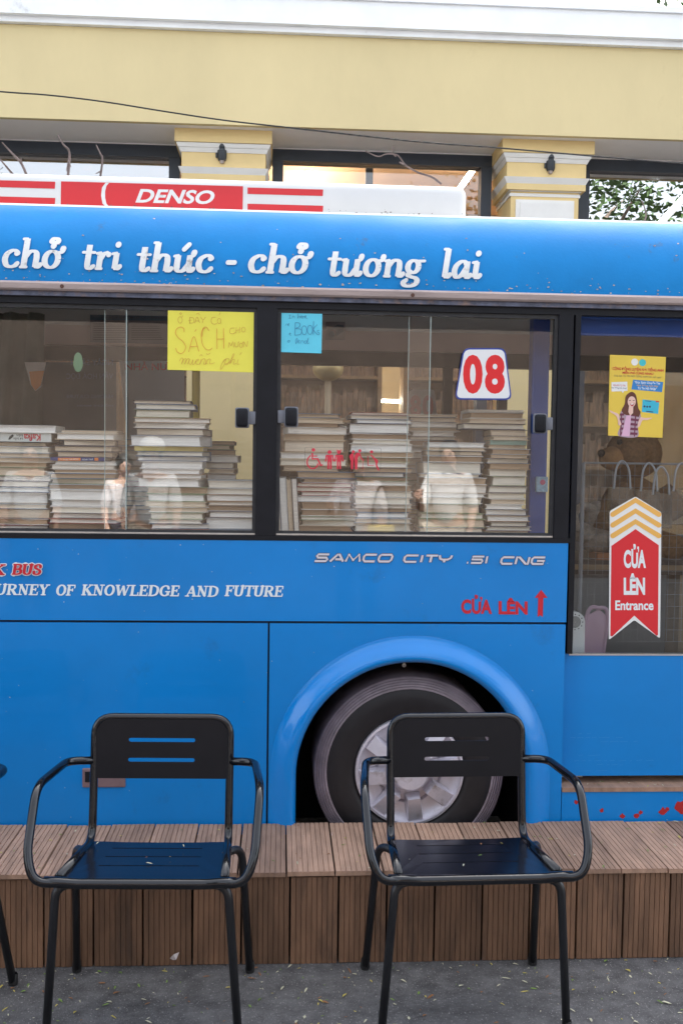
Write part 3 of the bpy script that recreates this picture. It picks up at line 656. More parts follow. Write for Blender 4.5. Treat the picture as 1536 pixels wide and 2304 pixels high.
for o in list(deck.children):    # front boards stand upright, ribs outwards
    pass
MB().box(-2.4, 2.4, .05, YB-DF-.03, .0, DZ-.03).build('substructure', DARK, deck)

# ------------------------------------------------------------------ leaf litter
LG = [mat('leaf_green', (.16,.26,.05), .7), mat('leaf_yellow', (.50,.42,.10), .7), mat('leaf_pale', (.52,.50,.36), .7), mat('leaf_brown', (.26,.12,.05), .8)]
def litter(name, spots, label):
    me = bpy.data.meshes.new(name); vs = []; fs = []; mi = []
    for (x, y, z, s) in spots:
        t = rng.uniform(0, 6.28); c, sn = math.cos(t), math.sin(t); L = s*rng.uniform(.7, 1.5); wv = s*rng.uniform(.22, .42); h = s*rng.uniform(.05, .35)
        loc = [(-L/2,0,.0),(-L*.15,-wv/2,h*.5),(L*.25,-wv*.45,h),(L/2,0,h*.6),(L*.25,wv*.45,h),(-L*.15,wv/2,h*.6)]
        o = len(vs); vs += [(x+a*c-b*sn, y+a*sn+b*c, z+.0015+d) for a, b, d in loc]; fs += [(o,o+1,o+2,o+3),(o,o+3,o+4,o+5)]
        k = rng.choices(range(4), (.28,.2,.32,.2))[0]; mi += [k, k]
    me.from_pydata(vs, [], fs); [me.materials.append(q) for q in LG]; me.polygons.foreach_set('material_index', mi)
    return tag(bpy.data.objects.new(name, me), label, 'leaf litter', kind='stuff')
sp = []
for k in range(900):
    x = rng.uniform(-2.2, 2.4); y = DF-.01-abs(rng.gauss(0, .42)); sp.append((x, y, 0, rng.choice((.006,.008,.010,.012,.016,.020))))
col.objects.link(litter('leaf_litter', sp, 'small fallen leaflets scattered on the asphalt'))
sp = [(rng.uniform(-1.6, 2.0), rng.uniform(DF, YB-.01), DZ+.002, rng.choice((.006,.008,.010,.013,.016))) for k in range(190)]
sp += [(rng.uniform(1.02, 1.6), rng.uniform(YB, YB+.14), tz+.0145, rng.choice((.007,.010,.013))) for k in range(34)]
col.objects.link(litter('leaf_litter', sp, 'small fallen leaflets lying on the planks and the step'))
p = P(392, 2155, DF-.03)
tag(MB().add([(p.x-.014,DF-.018,p.z-.008),(p.x-.002,DF-.032,p.z+.011),(p.x+.014,DF-.020,p.z+.012),(p.x+.006,DF-.030,p.z-.006),(p.x-.004,DF-.0185,p.z-.013)], [(0,1,4),(1,2,3),(1,3,4)]).build('petal', mat('petal', (.62,.56,.56), .8)), 'pale crumpled petal stuck to the front of the timber platform', 'petal')

# ------------------------------------------------------------------ chairs
def plate(outline, slots, y0, y1, ax):
    """rounded plate with slots: 2D boundary with holes, filled and given thickness"""
    b = bmesh.new(); edges = []
    for loop in [outline]+slots:
        vv = [b.verts.new((p[0], p[1], 0)) for p in loop]
        edges += [b.edges.new((vv[i], vv[(i+1) % len(vv)])) for i in range(len(vv))]
    r = bmesh.ops.triangle_fill(b, use_beauty=True, edges=edges)
    b.faces.ensure_lookup_table(); b.verts.index_update()
    vs = [v.co.copy() for v in b.verts]; fs = [[v.index for v in f.verts] for f in b.faces]; n = len(vs)
    out = []
    for e_ in b.edges:
        if len(e_.link_faces) == 1: i, j = e_.verts[0].index, e_.verts[1].index; out.append((i, j, j+n, i+n))
    b.free()
    V = [ax(p.x, p.y, y0) for p in vs]+[ax(p.x, p.y, y1) for p in vs]
    return MB().add(V, fs+[tuple(i+n for i in reversed(f)) for f in fs]+out)
def slot(cx, cy, wd, h):
    pts = []
    for k in range(9): t = -math.pi/2+math.pi*k/8; pts.append((cx+wd/2-h/2+h/2*math.cos(t), cy+h/2*math.sin(t)))
    for k in range(9): t = math.pi/2+math.pi*k/8; pts.append((cx-wd/2+h/2+h/2*math.cos(t), cy+h/2*math.sin(t)))
    return pts
TR = .0117
def make_chair():
    t = empty('armchair')
    zt = .777
    # back frame: side tubes of the seat run up into the hoop of the backrest
    hoop = lambda s: [(s*.214,-.175,.448),(s*.196,.125,.424),(s*.196,.150,.62),(s*.196,.165,zt)]
    pts = fillet(hoop(-1)+hoop(1)[::-1], .055, 7)
    MB().tube(pts, TR, 12).build('back_frame', CHAIR, t, 'all')
    bk = lambda x, z, d: (x, .150+(z-.62)*.092+d, z)
    ol = rounded([(-.197,.606),(.197,.606),(.197,zt),(-.197,zt)], .002, 2)
    ol = [(-.190,.604),(.190,.604)]+[(.140+.05*math.cos(u), zt-.05+.05*math.sin(u)) for u in np.linspace(0, math.pi/2, 8)]+[(-.140+.05*math.cos(u), zt-.05+.05*math.sin(u)) for u in np.linspace(math.pi/2, math.pi, 8)]
    plate(ol, [slot(.0, .714, .192, .0115), slot(-.001, .657, .192, .0115)], -.010, -.007, bk).build('backrest', CHAIRB, t)
    st = lambda x, y, d: (x, y, .437-(y+.19)*.055-.020*(1-(x/.21)**2)*.35*min(1,(y+.19)/.2)+d)
    so = [(-.200,.118),(-.100,.124),(0,.127),(.100,.124),(.200,.118),(.213,-.150),(.195,-.182),(-.195,-.182),(-.213,-.150)]
    plate(so, [slot(0,.07,.255,.006), slot(0,.0,.265,.006), slot(0,-.075,.270,.006)], .004, .007, st).build('seat', SEATM, t)
    arm = lambda s: [(s*.198,.152,.652),(s*.270,.140,.654),(s*.298,-.080,.652),(s*.292,-.190,.508),(s*.268,-.215,.447),(s*.190,-.200,.443)]
    for s in (-1, 1):
        MB().tube(fillet(arm(s), .048, 7), TR, 12).build('armrest', CHAIR, t, 'all')
    MB().tube(fillet([(-.245,-.205,.446),(-.200,-.202,.444),(-.17,-.195,.438),(.17,-.195,.438),(.200,-.202,.444),(.245,-.205,.446)], .03, 4), TR*1.2, 12).build('seat_rail', CHAIR, t, 'all')
    for s in (-1, 1):
        MB().tube(fillet([(s*.15,-.150,.420),(s*.222,-.175,.424),(s*.252,-.165,.0)], .05, 6), TR*.98, 12).build('leg', LEGM, t, 'all')
        MB().tube(fillet([(s*.16,-.02,.410),(s*.236,.09,.436),(s*.257,.195,.0)], .085, 8), TR*.98, 12).build('leg', LEGM, t, 'all')
        MB().lathe([(.001,0),(.013,0),(.014,.006),(.013,.03),(.0116,.032)], (s*.252,-.165,0), 12, 'z').build('foot_cap', mat('foot_cap', (.012,.012,.013), .6), t, True)
        MB().lathe([(.001,0),(.013,0),(.014,.006),(.013,.03),(.0116,.032)], (s*.257,.195,0), 12, 'z').build('foot_cap', mat('foot_cap', (.012,.012,.013), .6), t, True)
    return t
ch = make_chair()
for k, (x, y, rz, lab) in enumerate([(-.347, 2.725, R(-2.0), 'black metal armchair at left standing clear of the bus wheel'), (.524, 2.728, R(1.2), 'black metal armchair standing in front of the bus wheel'), (-1.062, 2.735, R(-14), 'black metal armchair cut off by the left edge of the picture')]):
    o = ch if k == 0 else copy_tree(ch)
    o.location = (x, y, .001); o.rotation_euler = (0, 0, rz); tag(o, lab, 'chair', 'armchairs in a row before the platform')
sp = []
for cx in (-.347, .512):
    for k in range(5): sp.append((cx+rng.uniform(-.17,.17), 2.725+rng.uniform(-.12,.1), .437, rng.choice((.008,.011,.014))))
col.objects.link(litter('leaf_litter', sp, 'few tiny leaves lying on the black chair seats'))

# ------------------------------------------------------------------ books
def ordn(n):
    o = ['zeroth','first','second','third','fourth','fifth','sixth','seventh','eighth','ninth','tenth','eleventh','twelfth','thirteenth','fourteenth','fifteenth','sixteenth','seventeenth','eighteenth','nineteenth','twentieth']
    return o[n] if n <= 20 else 'twenty-'+o[n-20]
PAGES = [mat('pages_%d' % i, c, .85, var=.16, vs=60, stretch=(.15,1,6), bump=.5, bs=260) for i, c in enumerate([(.82,.76,.64),(.88,.85,.80),(.66,.54,.40),(.46,.33,.21),(.84,.79,.71),(.75,.65,.51),(.34,.23,.14)])]
PN = ['cream','white','tan','brown','pale','buff','dark tan']
COVS = [mat('cover_%d' % i, c, .5, var=.08, vs=9) for i, c in enumerate([(.70,.68,.64),(.10,.09,.10),(.30,.08,.06),(.60,.50,.36),(.12,.18,.26),(.45,.47,.49),(.35,.24,.14),(.66,.62,.55),(.62,.60,.58),(.20,.26,.14),(.10,.25,.42),(.55,.16,.10),(.60,.48,.16),(.22,.36,.30)])]
CN = {10:'blue',11:'red',12:'ochre',13:'green',4:'slate',2:'maroon'}
def book(x0, x1, y0, dep, z0, th, pm, cm, label, rz, group, upright=False, special=None):
    wd = x1-x0; ct = min(.0022, th*.12)
    t = empty('book', ((x0+x1)/2, y0+dep/2, z0), label, 'book', group); t.rotation_euler = (0, 0, rz)
    h, d = wd/2, dep/2
    # the fore-edge faces the street; the spine faces into the bus (or towards us for a few)
    sy = d-ct if special is None else -d
    cv = MB().box(-h, h, -d, d, 0, ct).box(-h, h, -d, d, th-ct, th).box(-h, h, sy, sy+ct, ct, th-ct).build('cover', cm, t)
    ins = .0055
    j = rng.uniform(-.004,.004)
    MB().add([(-h+ins,-d+ins,ct+.0001),(h-ins,-d+ins,ct+.0001),(h-ins,d-ct-.001,ct+.0001),(-h+ins,d-ct-.001,ct+.0001),(-h+ins+j,-d+ins+.0015,th-ct-.0001),(h-ins+j,-d+ins+.0015,th-ct-.0001),(h-ins,d-ct-.001,th-ct-.0001),(-h+ins,d-ct-.001,th-ct-.0001)],
        [(0,3,2,1),(4,5,6,7),(0,1,5,4),(1,2,6,5),(2,3,7,6),(3,0,4,7)]).build('page_block', pm, t)
    if upright: t.rotation_euler = (0, R(-90+upright), 0)
    return t
zc = 1.2635
def stack(name, segs, y0, dep, group, specials={}, tmin=8, tmax=16.5, base=None, tone=None):
    """segs: [(top px, bottom px, left px, right px)] from the top down"""
    bots = base or zc; S = []
    # stack from the bottom up in real heights
    ztop = P((segs[0][2]+segs[0][3])/2, segs[0][0], y0).z
    z = bots; items = []
    while z < ztop-.006:
        t = rng.uniform(tmin, tmax)/2240*y0
        if rng.random() < .12: t *= 1.6
        if ztop-z-t < .008: t = ztop-z
        items.append((z, t)); z += t
    N = len(items)
    for i, (z, t) in enumerate(items):
        k = N-i; l, r = segs[-1][2], segs[-1][3]
        for (a, b, L, Rr) in segs:
            if P((L+Rr)/2, b, y0).z <= z+t*.5: l, r = L, Rr; break
        wj = rng.uniform(-11, 8); x0 = P(l+rng.uniform(-7,7), 1100, y0).x; x1 = P(r+wj, 1100, y0).x
        pi = rng.choices(range(7), (tone or (18,20,15,11,13,13,10)))[0]; ci = rng.choices(range(10), (14,14,6,10,8,9,12,11,10,6))[0]
        lab = '%s-paged book %s from the top of %s' % (PN[pi], ordn(k), name)
        if rng.random() < .035: specials = {**specials, k: True}; ci = rng.choice((10,11,12,13,4,2)); lab = lab.replace('-paged', '-paged').replace(PN[pi]+'-paged book', CN[ci]+'-spined book')
        book(x0, x1, y0+rng.uniform(-.006,.014), dep*rng.uniform(.9,1.05), z, t-.0006, PAGES[pi], COVS[ci], lab, rng.gauss(0, .05), group, special=specials.get(k))
    return items
g1, g2 = 'books stacked behind the left window', 'books stacked behind the right window'
stack('the leftmost stack, below the titled spine', [(994,1192,-40,113)], 3.50, .15, g1)
stack('the stack below the orange spine', [(1037.5,1192,112,264)], 3.49, .15, g1)
stack('the tall stack under the yellow note', [(900,938,299,432),(938,1040,303,462),(1040,1090,318,460),(1090,1192,334,462)], 3.48, .16, g1, tmin=9, tmax=18, tone=(30,34,6,2,20,8,0))
stack('the low stack beside the black pillar', [(1080,1192,465,590)], 3.50, .15, g1)
stack('the set-back stack right of the tall one', [(992,1192,462,530)], 3.68, .15, g1, tone=(14,14,18,14,16,18,6))
stack('the set-back stack left of the tall one', [(988,1100,252,330),(1100,1192,270,345)], 3.69, .15, g1, tone=(8,10,20,20,10,18,14))
stack('the stack behind the red icons', [(930,1060,634,772),(1060,1192,672,800)], 3.50, .15, g2)
stack('the second stack in the right window', [(928,1010,790,922),(1010,1192,796,924)], 3.485, .15, g2)
stack('the set-back stack below the mirrored plate', [(932,1010,918,1030),(1010,1192,905,1000)], 3.67, .15, g2, tone=(14,18,14,8,18,18,6))
stack('the short stack amid the right window', [(995,1050,960,1088),(1050,1192,950,1088)], 3.49, .15, g2)
stack('the stack under the number plate', [(922,970,1046,1180),(970,1192,1097,1190)], 3.50, .15, g2, tone=(20,22,14,10,14,12,6))
for k, (a, b, t_) in enumerate([(620,634,1072),(635,651,1074),(652,661,1078),(663,675,1076)]):
    x0 = P(a, 1130, 3.48).x; x1 = P(b, 1130, 3.48).x; h = P(a, t_, 3.48).z-zc
    t = empty('book', ((x0+x1)/2, 3.55, zc), '%s upright book right of the black pillar' % ['first','second','third','fourth'][k], 'book', 'upright books beside the pillar')
    t.rotation_euler = (0, R(-3.5), 0); wd = x1-x0
    MB().box(-wd/2, -wd/2+.0016, -.07, .07, 0, h).box(wd/2-.0016, wd/2, -.07, .07, 0, h).box(-wd/2+.0016, wd/2-.0016, .0685, .07, 0, h).build('cover', COVS[[4,5,3,1][k]], t)
    MB().box(-wd/2+.0018, wd/2-.0018, -.067, .068, .003, h-.003).build('page_block', PAGES[[0,1,2,4][k]], t)
# two books with printed spines turned to the street
def spine_book(px0, px1, py0, py1, y0, cm, label, top=None):
    a, b = P(px0, (py0+py1)/2, y0), P(px1, (py0+py1)/2, y0); z0, z1_ = P((px0+px1)/2, py1, y0).z, P((px0+px1)/2, py0, y0).z
    t = book(a.x, b.x, y0, .15, z0, z1_-z0, PAGES[0], cm, label, 0, g1, special=True)
    return t, a.x, b.x, z0, z1_
def on_spine(t, mb, name, m):
    o = mb.build(name, m); o.parent = t; o.matrix_parent_inverse = Matrix.Translation(-t.location); return o
CW = mat('cover_paper', (.62,.64,.60), .55, var=.05, vs=9)
t, *_ = spine_book(-45, 116, 974, 993.5, 3.50, CW, 'white spine book with red and black title upside down on leftmost stack')
sf = flat(3.50, .0006)
on_spine(t, lay_text(MB(), 'Kafka', (54,92,976,992), sf, .02, rot=True), 'title', DRED)
mb = MB(); lay_text(mb, 'bên', (38,52,977,983), sf, 0, rot=True); lay_text(mb, 'bờ biển', (31,52,984.5,991), sf, 0, rot=True)
poly_px(mb, [(19,989),(22,982),(29,977),(32,980),(28,985),(23,989)], sf); on_spine(t, mb, 'subtitle', mat('ink_black', (.02,.03,.03), .6))
ztop = P(40, 974, 3.50).z
book(P(-45,965,3.5).x, P(126,965,3.5).x, 3.49, .16, ztop+.0003, P(40,957,3.5).z-ztop, PAGES[1], COVS[0], 'white book lying on the titled spine, top of leftmost stack', .03, g1)
NAVY = mat('cover_navy', (.02,.035,.16), .4)
t, *_ = spine_book(114, 236, 1029, 1037, 3.49, NAVY, 'thin navy and orange spine book left of the pane overlap')
sf = flat(3.49, .0006); mb = MB(); poly_px(mb, [(131,1030),(182,1030),(182,1036.4),(131,1036.4)], sf, 1); poly_px(mb, [(213,1030),(222,1030),(222,1036.4),(213,1036.4)], sf, 1)
on_spine(t, mb, 'spine_band', mat('orange_ink', (.75,.22,.04), .5))
mb = MB(); lay_text(mb, 'Trong NƯỚC', (134,178,1031.2,1035.4), sf, .01, layer=6); lay_text(mb, 'NXB TRẺ', (186,210,1031.2,1035.4), sf, .01, layer=6); on_spine(t, mb, 'title', LETW)
zb_ = P(180, 1029, 3.49).z
stack('the stack above the orange spine', [(968,1000,128,260),(1000,1029,122,262)], 3.49, .15, g1, base=zb_+.0005)
# ------------------------------------------------------------------ papers and signs fixed to the glass
PY = YB+.0125                         # just outside the panes
def sheet(name, corners, m, label, cat, Y=PY, th=.0012):
    t = empty(name, P(*[sum(c[i] for c in corners)/len(corners) for i in (0, 1)], Y), label, cat)
    mb = MB(); n = len(corners)
    mb.add([P(*c, Y) for c in corners]+[P(*c, Y)+Vector((0, th, 0)) for c in corners], [tuple(range(n)), tuple(range(2*n-1, n-1, -1))]+[(i, i+n, (i+1) % n+n, (i+1) % n) for i in range(n)])
    on(t, mb, 'sheet', m); return t
def on(t, mb, name, m):
    o = mb.build(name, m); o.parent = t; o.matrix_parent_inverse = Matrix.Translation(-t.location); return o
def pen(mb, strokes, surf, wd, l0=1):
    for i, s in enumerate(strokes):
        pts = catmull([(a, b) for a, b in s], 5) if len(s) > 2 else [Vector(p) for p in s]
        lay_polys(mb, strip(pts, lambda d: wd, l0+2*i), surf)
    return mb
def zz(ox, oy, k, strokes): return [[(ox+x/k, oy+y/k) for x, y in s] for s in strokes]
# yellow note
yn = sheet('paper_note', [(378,694),(575,700),(571,838),(377,832)], YNOTE, 'yellow handwritten note taped inside the left window', 'note')
sfn = flat(PY, .0006)
def circ(cx, cy, rx, ry): return [(cx+rx*math.sin(t), cy-ry*math.cos(t)) for t in np.linspace(0, 6.4, 13)]
Z = lambda s: zz(370, 680, 4.1514, s)
thin = Z([circ(148,165,20,30), [(165,140),(172,125)], [(142,108),(152,98),(160,106),(150,118)],
  [(238,140),(238,195)], [(238,140),(275,150),(272,190),(232,196)], [(225,168),(252,168)],
  [(285,195),(305,138),(330,192)], [(293,175),(322,175)], [(300,112),(314,102),(328,114)], [(340,138),(362,165),(385,138)], [(362,165),(355,195)],
  [(478,140),(445,145),(440,190),(470,205),(492,195)], circ(512,175,16,25), [(512,118),(522,98)],
  [(655,240),(620,245),(612,285),(640,295),(660,280)], [(672,235),(668,288)], [(705,232),(700,285)], [(670,262),(702,258)], circ(738,256,18,22),
  [(598,425),(605,375),(622,408),(640,368),(648,420)], [(660,375),(660,410),(675,418),(688,405),(690,372)], [(690,380),(698,366)], circ(715,402,14,20), [(728,385),(735,370)], [(738,420),(742,368),(768,415),(778,362)], [(712,435),(714,438)],
  [(140,550),(160,522),(175,530),(160,578),(185,530),(205,530),(190,580),(215,530),(232,530),(218,578)], [(238,532),(230,570),(250,578),(268,535),(262,578),(280,575),(300,540),(318,530),(315,545),(295,555),(300,578),(330,578)], [(345,530),(330,580),(355,535),(378,530),(368,578),(400,570)], [(390,535),(385,580),(405,538),(430,532),(425,575),(470,565)], [(330,500),(345,490),(355,502)], [(392,480),(405,488),(428,475)],
  [(548,560),(575,530),(555,590),(525,628),(530,590),(565,535),(600,528),(602,560),(565,580),(595,575),(650,495),(640,488),(612,575)], [(612,575),(640,535),(655,540),(645,578),(672,570)], [(690,535),(680,575),(700,578)], [(705,490),(720,468)]])
on(yn, pen(MB(), thin, sfn, .75), 'handwriting', INKR)
big = Z([[(185,275),(180,245),(150,232),(115,250),(105,290),(130,330),(175,370),(200,420),(180,465),(150,478),(118,460),(107,430)],
  [(228,462),(275,320),(322,458)], [(245,415),(308,410)], [(285,272),(298,255)], [(415,265),(395,235),(365,240),(345,300),(355,390),(390,440),(425,445),(445,428)], [(352,320),(358,260),(380,240)],
  [(490,248),(492,435)], [(552,245),(555,430)], [(490,345),(555,342)]])
on(yn, pen(MB(), big, sfn, 1.15, 80), 'headline', mat('ink_orange', (.66,.24,.04), .7))
# blue note
bn = sheet('paper_note', [(627,700),(725,703),(723,795),(626,792)], BNOTE, 'sky blue handwritten note beside the black window pillar', 'note')
hb = Z([[(1160,120),(1185,120)], [(1172,120),(1170,150)], [(1158,150),(1184,150)], [(1195,150),(1197,130),(1212,132),(1214,150)], [(1248,108),(1244,150),(1255,130),(1264,135),(1262,150)], [(1272,140),(1285,135),(1280,126),(1272,140),(1286,150)], [(1294,130),(1294,150)], [(1294,138),(1305,130)], [(1310,140),(1324,134),(1316,126),(1310,142),(1326,150)], [(1334,148),(1332,156)],
  [(1140,200),(1130,218)], [(1150,212),(1165,205),(1158,197),(1150,214),(1166,222)], [(1165,298),(1180,292),(1172,285),(1166,300),(1182,312)], [(1160,355),(1150,365),(1160,375),(1172,362),(1160,355)],
  [(1228,388),(1225,355),(1240,335),(1238,365),(1226,388)], [(1245,370),(1262,362),(1252,352),(1246,375),(1268,380)], [(1275,382),(1278,360),(1296,362),(1298,382)], [(1330,362),(1310,362),(1308,382),(1325,380),(1345,330),(1332,385),(1352,380)]])
on(bn, pen(MB(), hb, sfn, .7), 'handwriting', INKB)
hb = Z([[(1222,190),(1218,308)], [(1222,190),(1260,195),(1262,225),(1225,245)], [(1225,245),(1275,255),(1272,298),(1218,308)], circ(1305,262,24,42), circ(1358,258,24,42), [(1392,178),(1388,300)], [(1425,210),(1390,255),(1428,300)], [(1445,262),(1428,265),(1430,280),(1446,288),(1440,305),(1424,300)]])
on(bn, pen(MB(), hb, sfn, .95, 60), 'headline', INKB)
# number plate 08
tr = [(1042,783),(1136,783),(1151,900),(1022,899)]
npl = sheet('number_plate', rounded(tr, 15), mat('plate_blue', (.03,.06,.33), .4), 'white route number plate 08 in the right window', 'number plate')
cx, cy = 1086.5, 841
on(npl, poly_px(MB(), rounded([(cx+(x-cx)*.945, cy+(y-cy)*.94) for x, y in tr], 13), flat(PY, .0006), 1), 'plate_face', mat('plate_white', (.78,.79,.80), .4))
mb = MB(); lay_text(mb, '0', (1041,1085,798,886), flat(PY, .0006), .045, layer=6); lay_text(mb, '8', (1090,1135,798,886), flat(PY, .0006), .045, layer=6)
on(npl, mb, 'digits', mat('digit_red', (.72,.015,.02), .4))
# matching plate on the far window, seen from its back
FY = FARY-.06
tr = [(922,876),(976,876),(985,945),(912,945)]
np2 = sheet('number_plate', rounded(tr, 8), mat('plate_back', (.60,.56,.58), .5), 'faint mirrored number plate on the far side window', 'number plate', FY-.004)
mb = MB(); lay_text(mb, '0', (950,974,889,938), flat(FY-.004, .001), .045, layer=6, flip=True); lay_text(mb, '8', (922,947,889,938), flat(FY-.004, .001), .045, layer=6, flip=True)
on(np2, mb, 'digits', mat('digit_pink', (.62,.16,.18), .5))
# red priority-seat icons
ic = empty('priority_sticker', P(770, 1035, PY), 'clear sticker with red priority passenger icons on the right window', 'sticker')
Z2 = lambda pts: [(680+x/8.084, 1000+y/8.084) for x, y in pts]
sfi = flat(PY, .0004)
IR = mat('icon_red', (.62,.03,.06), .5)
def ipoly(pts, l=1): poly_px(mb, Z2(pts), sfi, l)
def istroke(pts, wd, l=3, sm=False): lay_polys(mb, strip([Vector(p) for p in (catmull(Z2(pts), 5) if sm else Z2(pts))], lambda d: wd/8.084, l), sfi)
mb = MB(); ipoly(disc((202,98),32,14)); istroke([(182,170),(182,262),(280,262),(330,375)], 34); istroke([(330,385),(365,370)], 22, 5); istroke([(190,212),(262,212)], 18, 7)
istroke([(145,205),(95,270),(95,370),(150,430),(215,435),(270,395),(280,355)], 24, 9, True); on(ic, mb, 'wheelchair_icon', IR)
for ox, girl in ((495,0), (665,1)):
    mb = MB(); ipoly(disc((ox,140),36,14)); ipoly([(ox-60,188),(ox+60,188),(ox+45,200),(ox+40,315),(ox-40,315),(ox-45,200)], 2)
    for s in (-1, 1):
        istroke([(ox+s*58,205),(ox+s*72,300)], 26, 4); istroke([(ox+s*22,315),(ox+s*24,435)], 32, 6)
        if girl: ipoly([(ox+s*15,115),(ox+s*42,125),(ox+s*42,85)], 8)
    on(ic, mb, 'child_icon', IR)
mb = MB(); ipoly(disc((925,132),28,12)); ipoly([(905,155),(930,170),(935,230),(920,450),(885,450),(880,300),(850,215),(860,195)], 2)
ipoly(disc((1045,115),28,12), 1); ipoly([(1005,145),(1048,150),(1040,185),(1005,250),(1000,450),(955,450),(945,250),(950,205),(965,175)], 2); istroke([(1040,170),(1070,250),(1108,285)], 22, 4); istroke([(1105,280),(1095,455)], 8, 6); on(ic, mb, 'elderly_icon', IR)
mb = MB(); ipoly(disc((1258,135),29,12)); istroke([(1250,195),(1310,260),(1350,350)], 24, 4); istroke([(1300,250),(1360,300),(1345,370),(1385,460)], 30, 6, True); istroke([(1190,215),(1195,385)], 14, 8); istroke([(1195,385),(1300,380)], 10, 10); on(ic, mb, 'seated_icon', IR)
mb = MB(); lay_polys(mb, strip([Vector(p) for p in rounded(Z2([(50,48),(1430,68),(1418,485),(50,440)]), 4)+[Z2([(50,70)])[0]]], lambda d: .45, 1, False), sfi); on(ic, mb, 'border_line', BLACKF)
# poster on the door
DPY = DY+.004
C4 = [(1371,798),(1497,803),(1489,985),(1367,980)]
po = sheet('poster', C4, mat('poster_yellow', (.78,.56,.07), .5, var=.05, vs=5), 'yellow poster with a smiling woman on the bus door', 'poster', DPY)
def U(u, v):
    a = Vector(C4[0])*(1-u)+Vector(C4[1])*u; b = Vector(C4[3])*(1-u)+Vector(C4[2])*u; return a*(1-v)+b*v
def psurf(px, py, l): q = U(px, py); return P(q.x, q.y, DPY-.0004-.00004*l)
zp = lambda pts: [((x-775)/572, (y-735)/825) for x, y in pts]
def pp(name, c, polys, l=1):
    mb = MB()
    for i, q in enumerate(polys): poly_px(mb, zp(q), psurf, l+i)
    on(po, mb, name, mat('print_'+name, c, .5))
pp('logo_disc', (.80,.80,.76), [disc((1030,800),36,16)]); pp('logo_disc_teal', (.05,.50,.55), [disc((1110,803),36,16)], 2)
mb = MB(); bx = lambda a, b, c, d: ((a-775)/572, (b-775)/572, (c-735)/825, (d-735)/825)
lay_text(mb, 'CỘNG ĐỒNG LUYỆN NÓI TIẾNG ANH', bx(805,1328,845,896), psurf, .03); lay_text(mb, 'MIỄN PHÍ CÙNG NHAU', bx(908,1225,888,925), psurf, .03)
on(po, mb, 'heading', DRED)
mb = MB(); lay_text(mb, 'Giúp bạn TỰ TIN NÓI TIẾNG ANH hơn mỗi ngày!', bx(822,1308,925,960), psurf, 0, .2); on(po, mb, 'subheading', mat('print_grey', (.16,.13,.09), .6))
pp('bubble_blue', (.03,.22,.55), [[(1020,980),(1330,992),(1322,1095),(1005,1080)]], 2); pp('bubble_white', (.78,.78,.76), [[(797,1015),(960,1003),(965,1095),(930,1100),(918,1122),(905,1103),(800,1110)]], 2)
mb = MB(); lay_text(mb, '"Đọc Sách Chuyền Tay', bx(1035,1300,988,1024), psurf, .015); lay_text(mb, 'Tự Tin Hội Nhập"', bx(1070,1265,1050,1084), psurf, .015); on(po, mb, 'bubble_text', LETW)
mb = MB(); lay_text(mb, 'Nói Tiếng Anh Hay', bx(1060,1280,1022,1050), psurf, .01); on(po, mb, 'bubble_text_orange', mat('print_orange', (.75,.42,.06), .6))
mb = MB(); lay_text(mb, 'BẠN ĐÃ TỰ TIN', bx(818,942,1032,1058), psurf, .01); on(po, mb, 'bubble_line', DRED)
mb = MB(); lay_text(mb, 'Nói Tiếng Anh chưa?', bx(800,955,1058,1082), psurf, .01); on(po, mb, 'bubble_line', NAVY)
pp('card_blue', (.04,.45,.62), [[(1125,1178),(1298,1188),(1292,1318),(1120,1305)]], 2); pp('card_mark', (.03,.04,.10), [disc((1147,1248),11,8), disc((1175,1250),11,8), disc((1203,1249),11,8), [(1150,1188),(1215,1191),(1215,1197),(1150,1194)], [(1165,1292),(1240,1297),(1240,1306),(1165,1301)]], 4); pp('card_tab', (.60,.06,.05), [[(1262,1185),(1298,1188),(1297,1202),(1261,1199)]], 6)
hair = catmull([(1005,1105),(1050,1130),(1070,1200),(1085,1270),(1108,1310),(1085,1355),(1040,1340),(990,1345),(950,1340),(910,1300),(940,1230),(950,1150)], 5, True)
pp('shirt', (.42,.30,.36), [catmull([(905,1305),(960,1290),(1060,1290),(1105,1320),(1112,1370),(1085,1450),(1082,1562),(885,1558),(900,1460),(875,1440),(890,1370)], 4, True)], 2)
plaid = []
for k in range(5): plaid.append([(893+k*3,1330+k*48),(940,1325+k*48),(938,1350+k*48),(890+k*2,1352+k*48)]); plaid.append([(1008,1325+k*48),(1100-k*4,1335+k*46),(1094-k*3,1358+k*46),(1005,1350+k*48)])
pp('plaid', (.16,.03,.07), plaid+[[(905,1330),(918,1330),(912,1555),(900,1555)],[(1050,1335),(1064,1335),(1058,1560),(1046,1560)]], 4)
pp('tshirt', (.70,.42,.58), [[(965,1330),(1010,1325),(1000,1560),(915,1558),(940,1450)]], 18)
pp('hair', (.12,.035,.02), [hair], 20)
pp('skin', (.78,.52,.44), [disc((1012,1205),42,18,55), [(985,1250),(1030,1250),(1030,1320),(1000,1350),(980,1310)], catmull([(780,1300),(830,1318),(880,1340),(890,1390),(912,1440),(885,1450),(868,1380),(840,1345),(800,1325)], 4, True), catmull([(1110,1360),(1150,1365),(1230,1362),(1180,1385),(1130,1392),(1105,1450),(1080,1460),(1090,1400)], 4, True)], 24)
pp('smile', (.45,.04,.05), [catmull([(995,1225),(1015,1230),(1040,1215),(1030,1245),(1010,1250)], 4, True)], 30); pp('teeth', (.8,.78,.75), [[(1000,1228),(1036,1221),(1030,1232),(1008,1236)]], 32)
pp('eyes', (.05,.02,.02), [[(983,1192),(1003,1190),(1002,1196),(984,1198)],[(1022,1190),(1042,1188),(1042,1194),(1023,1196)]], 33)
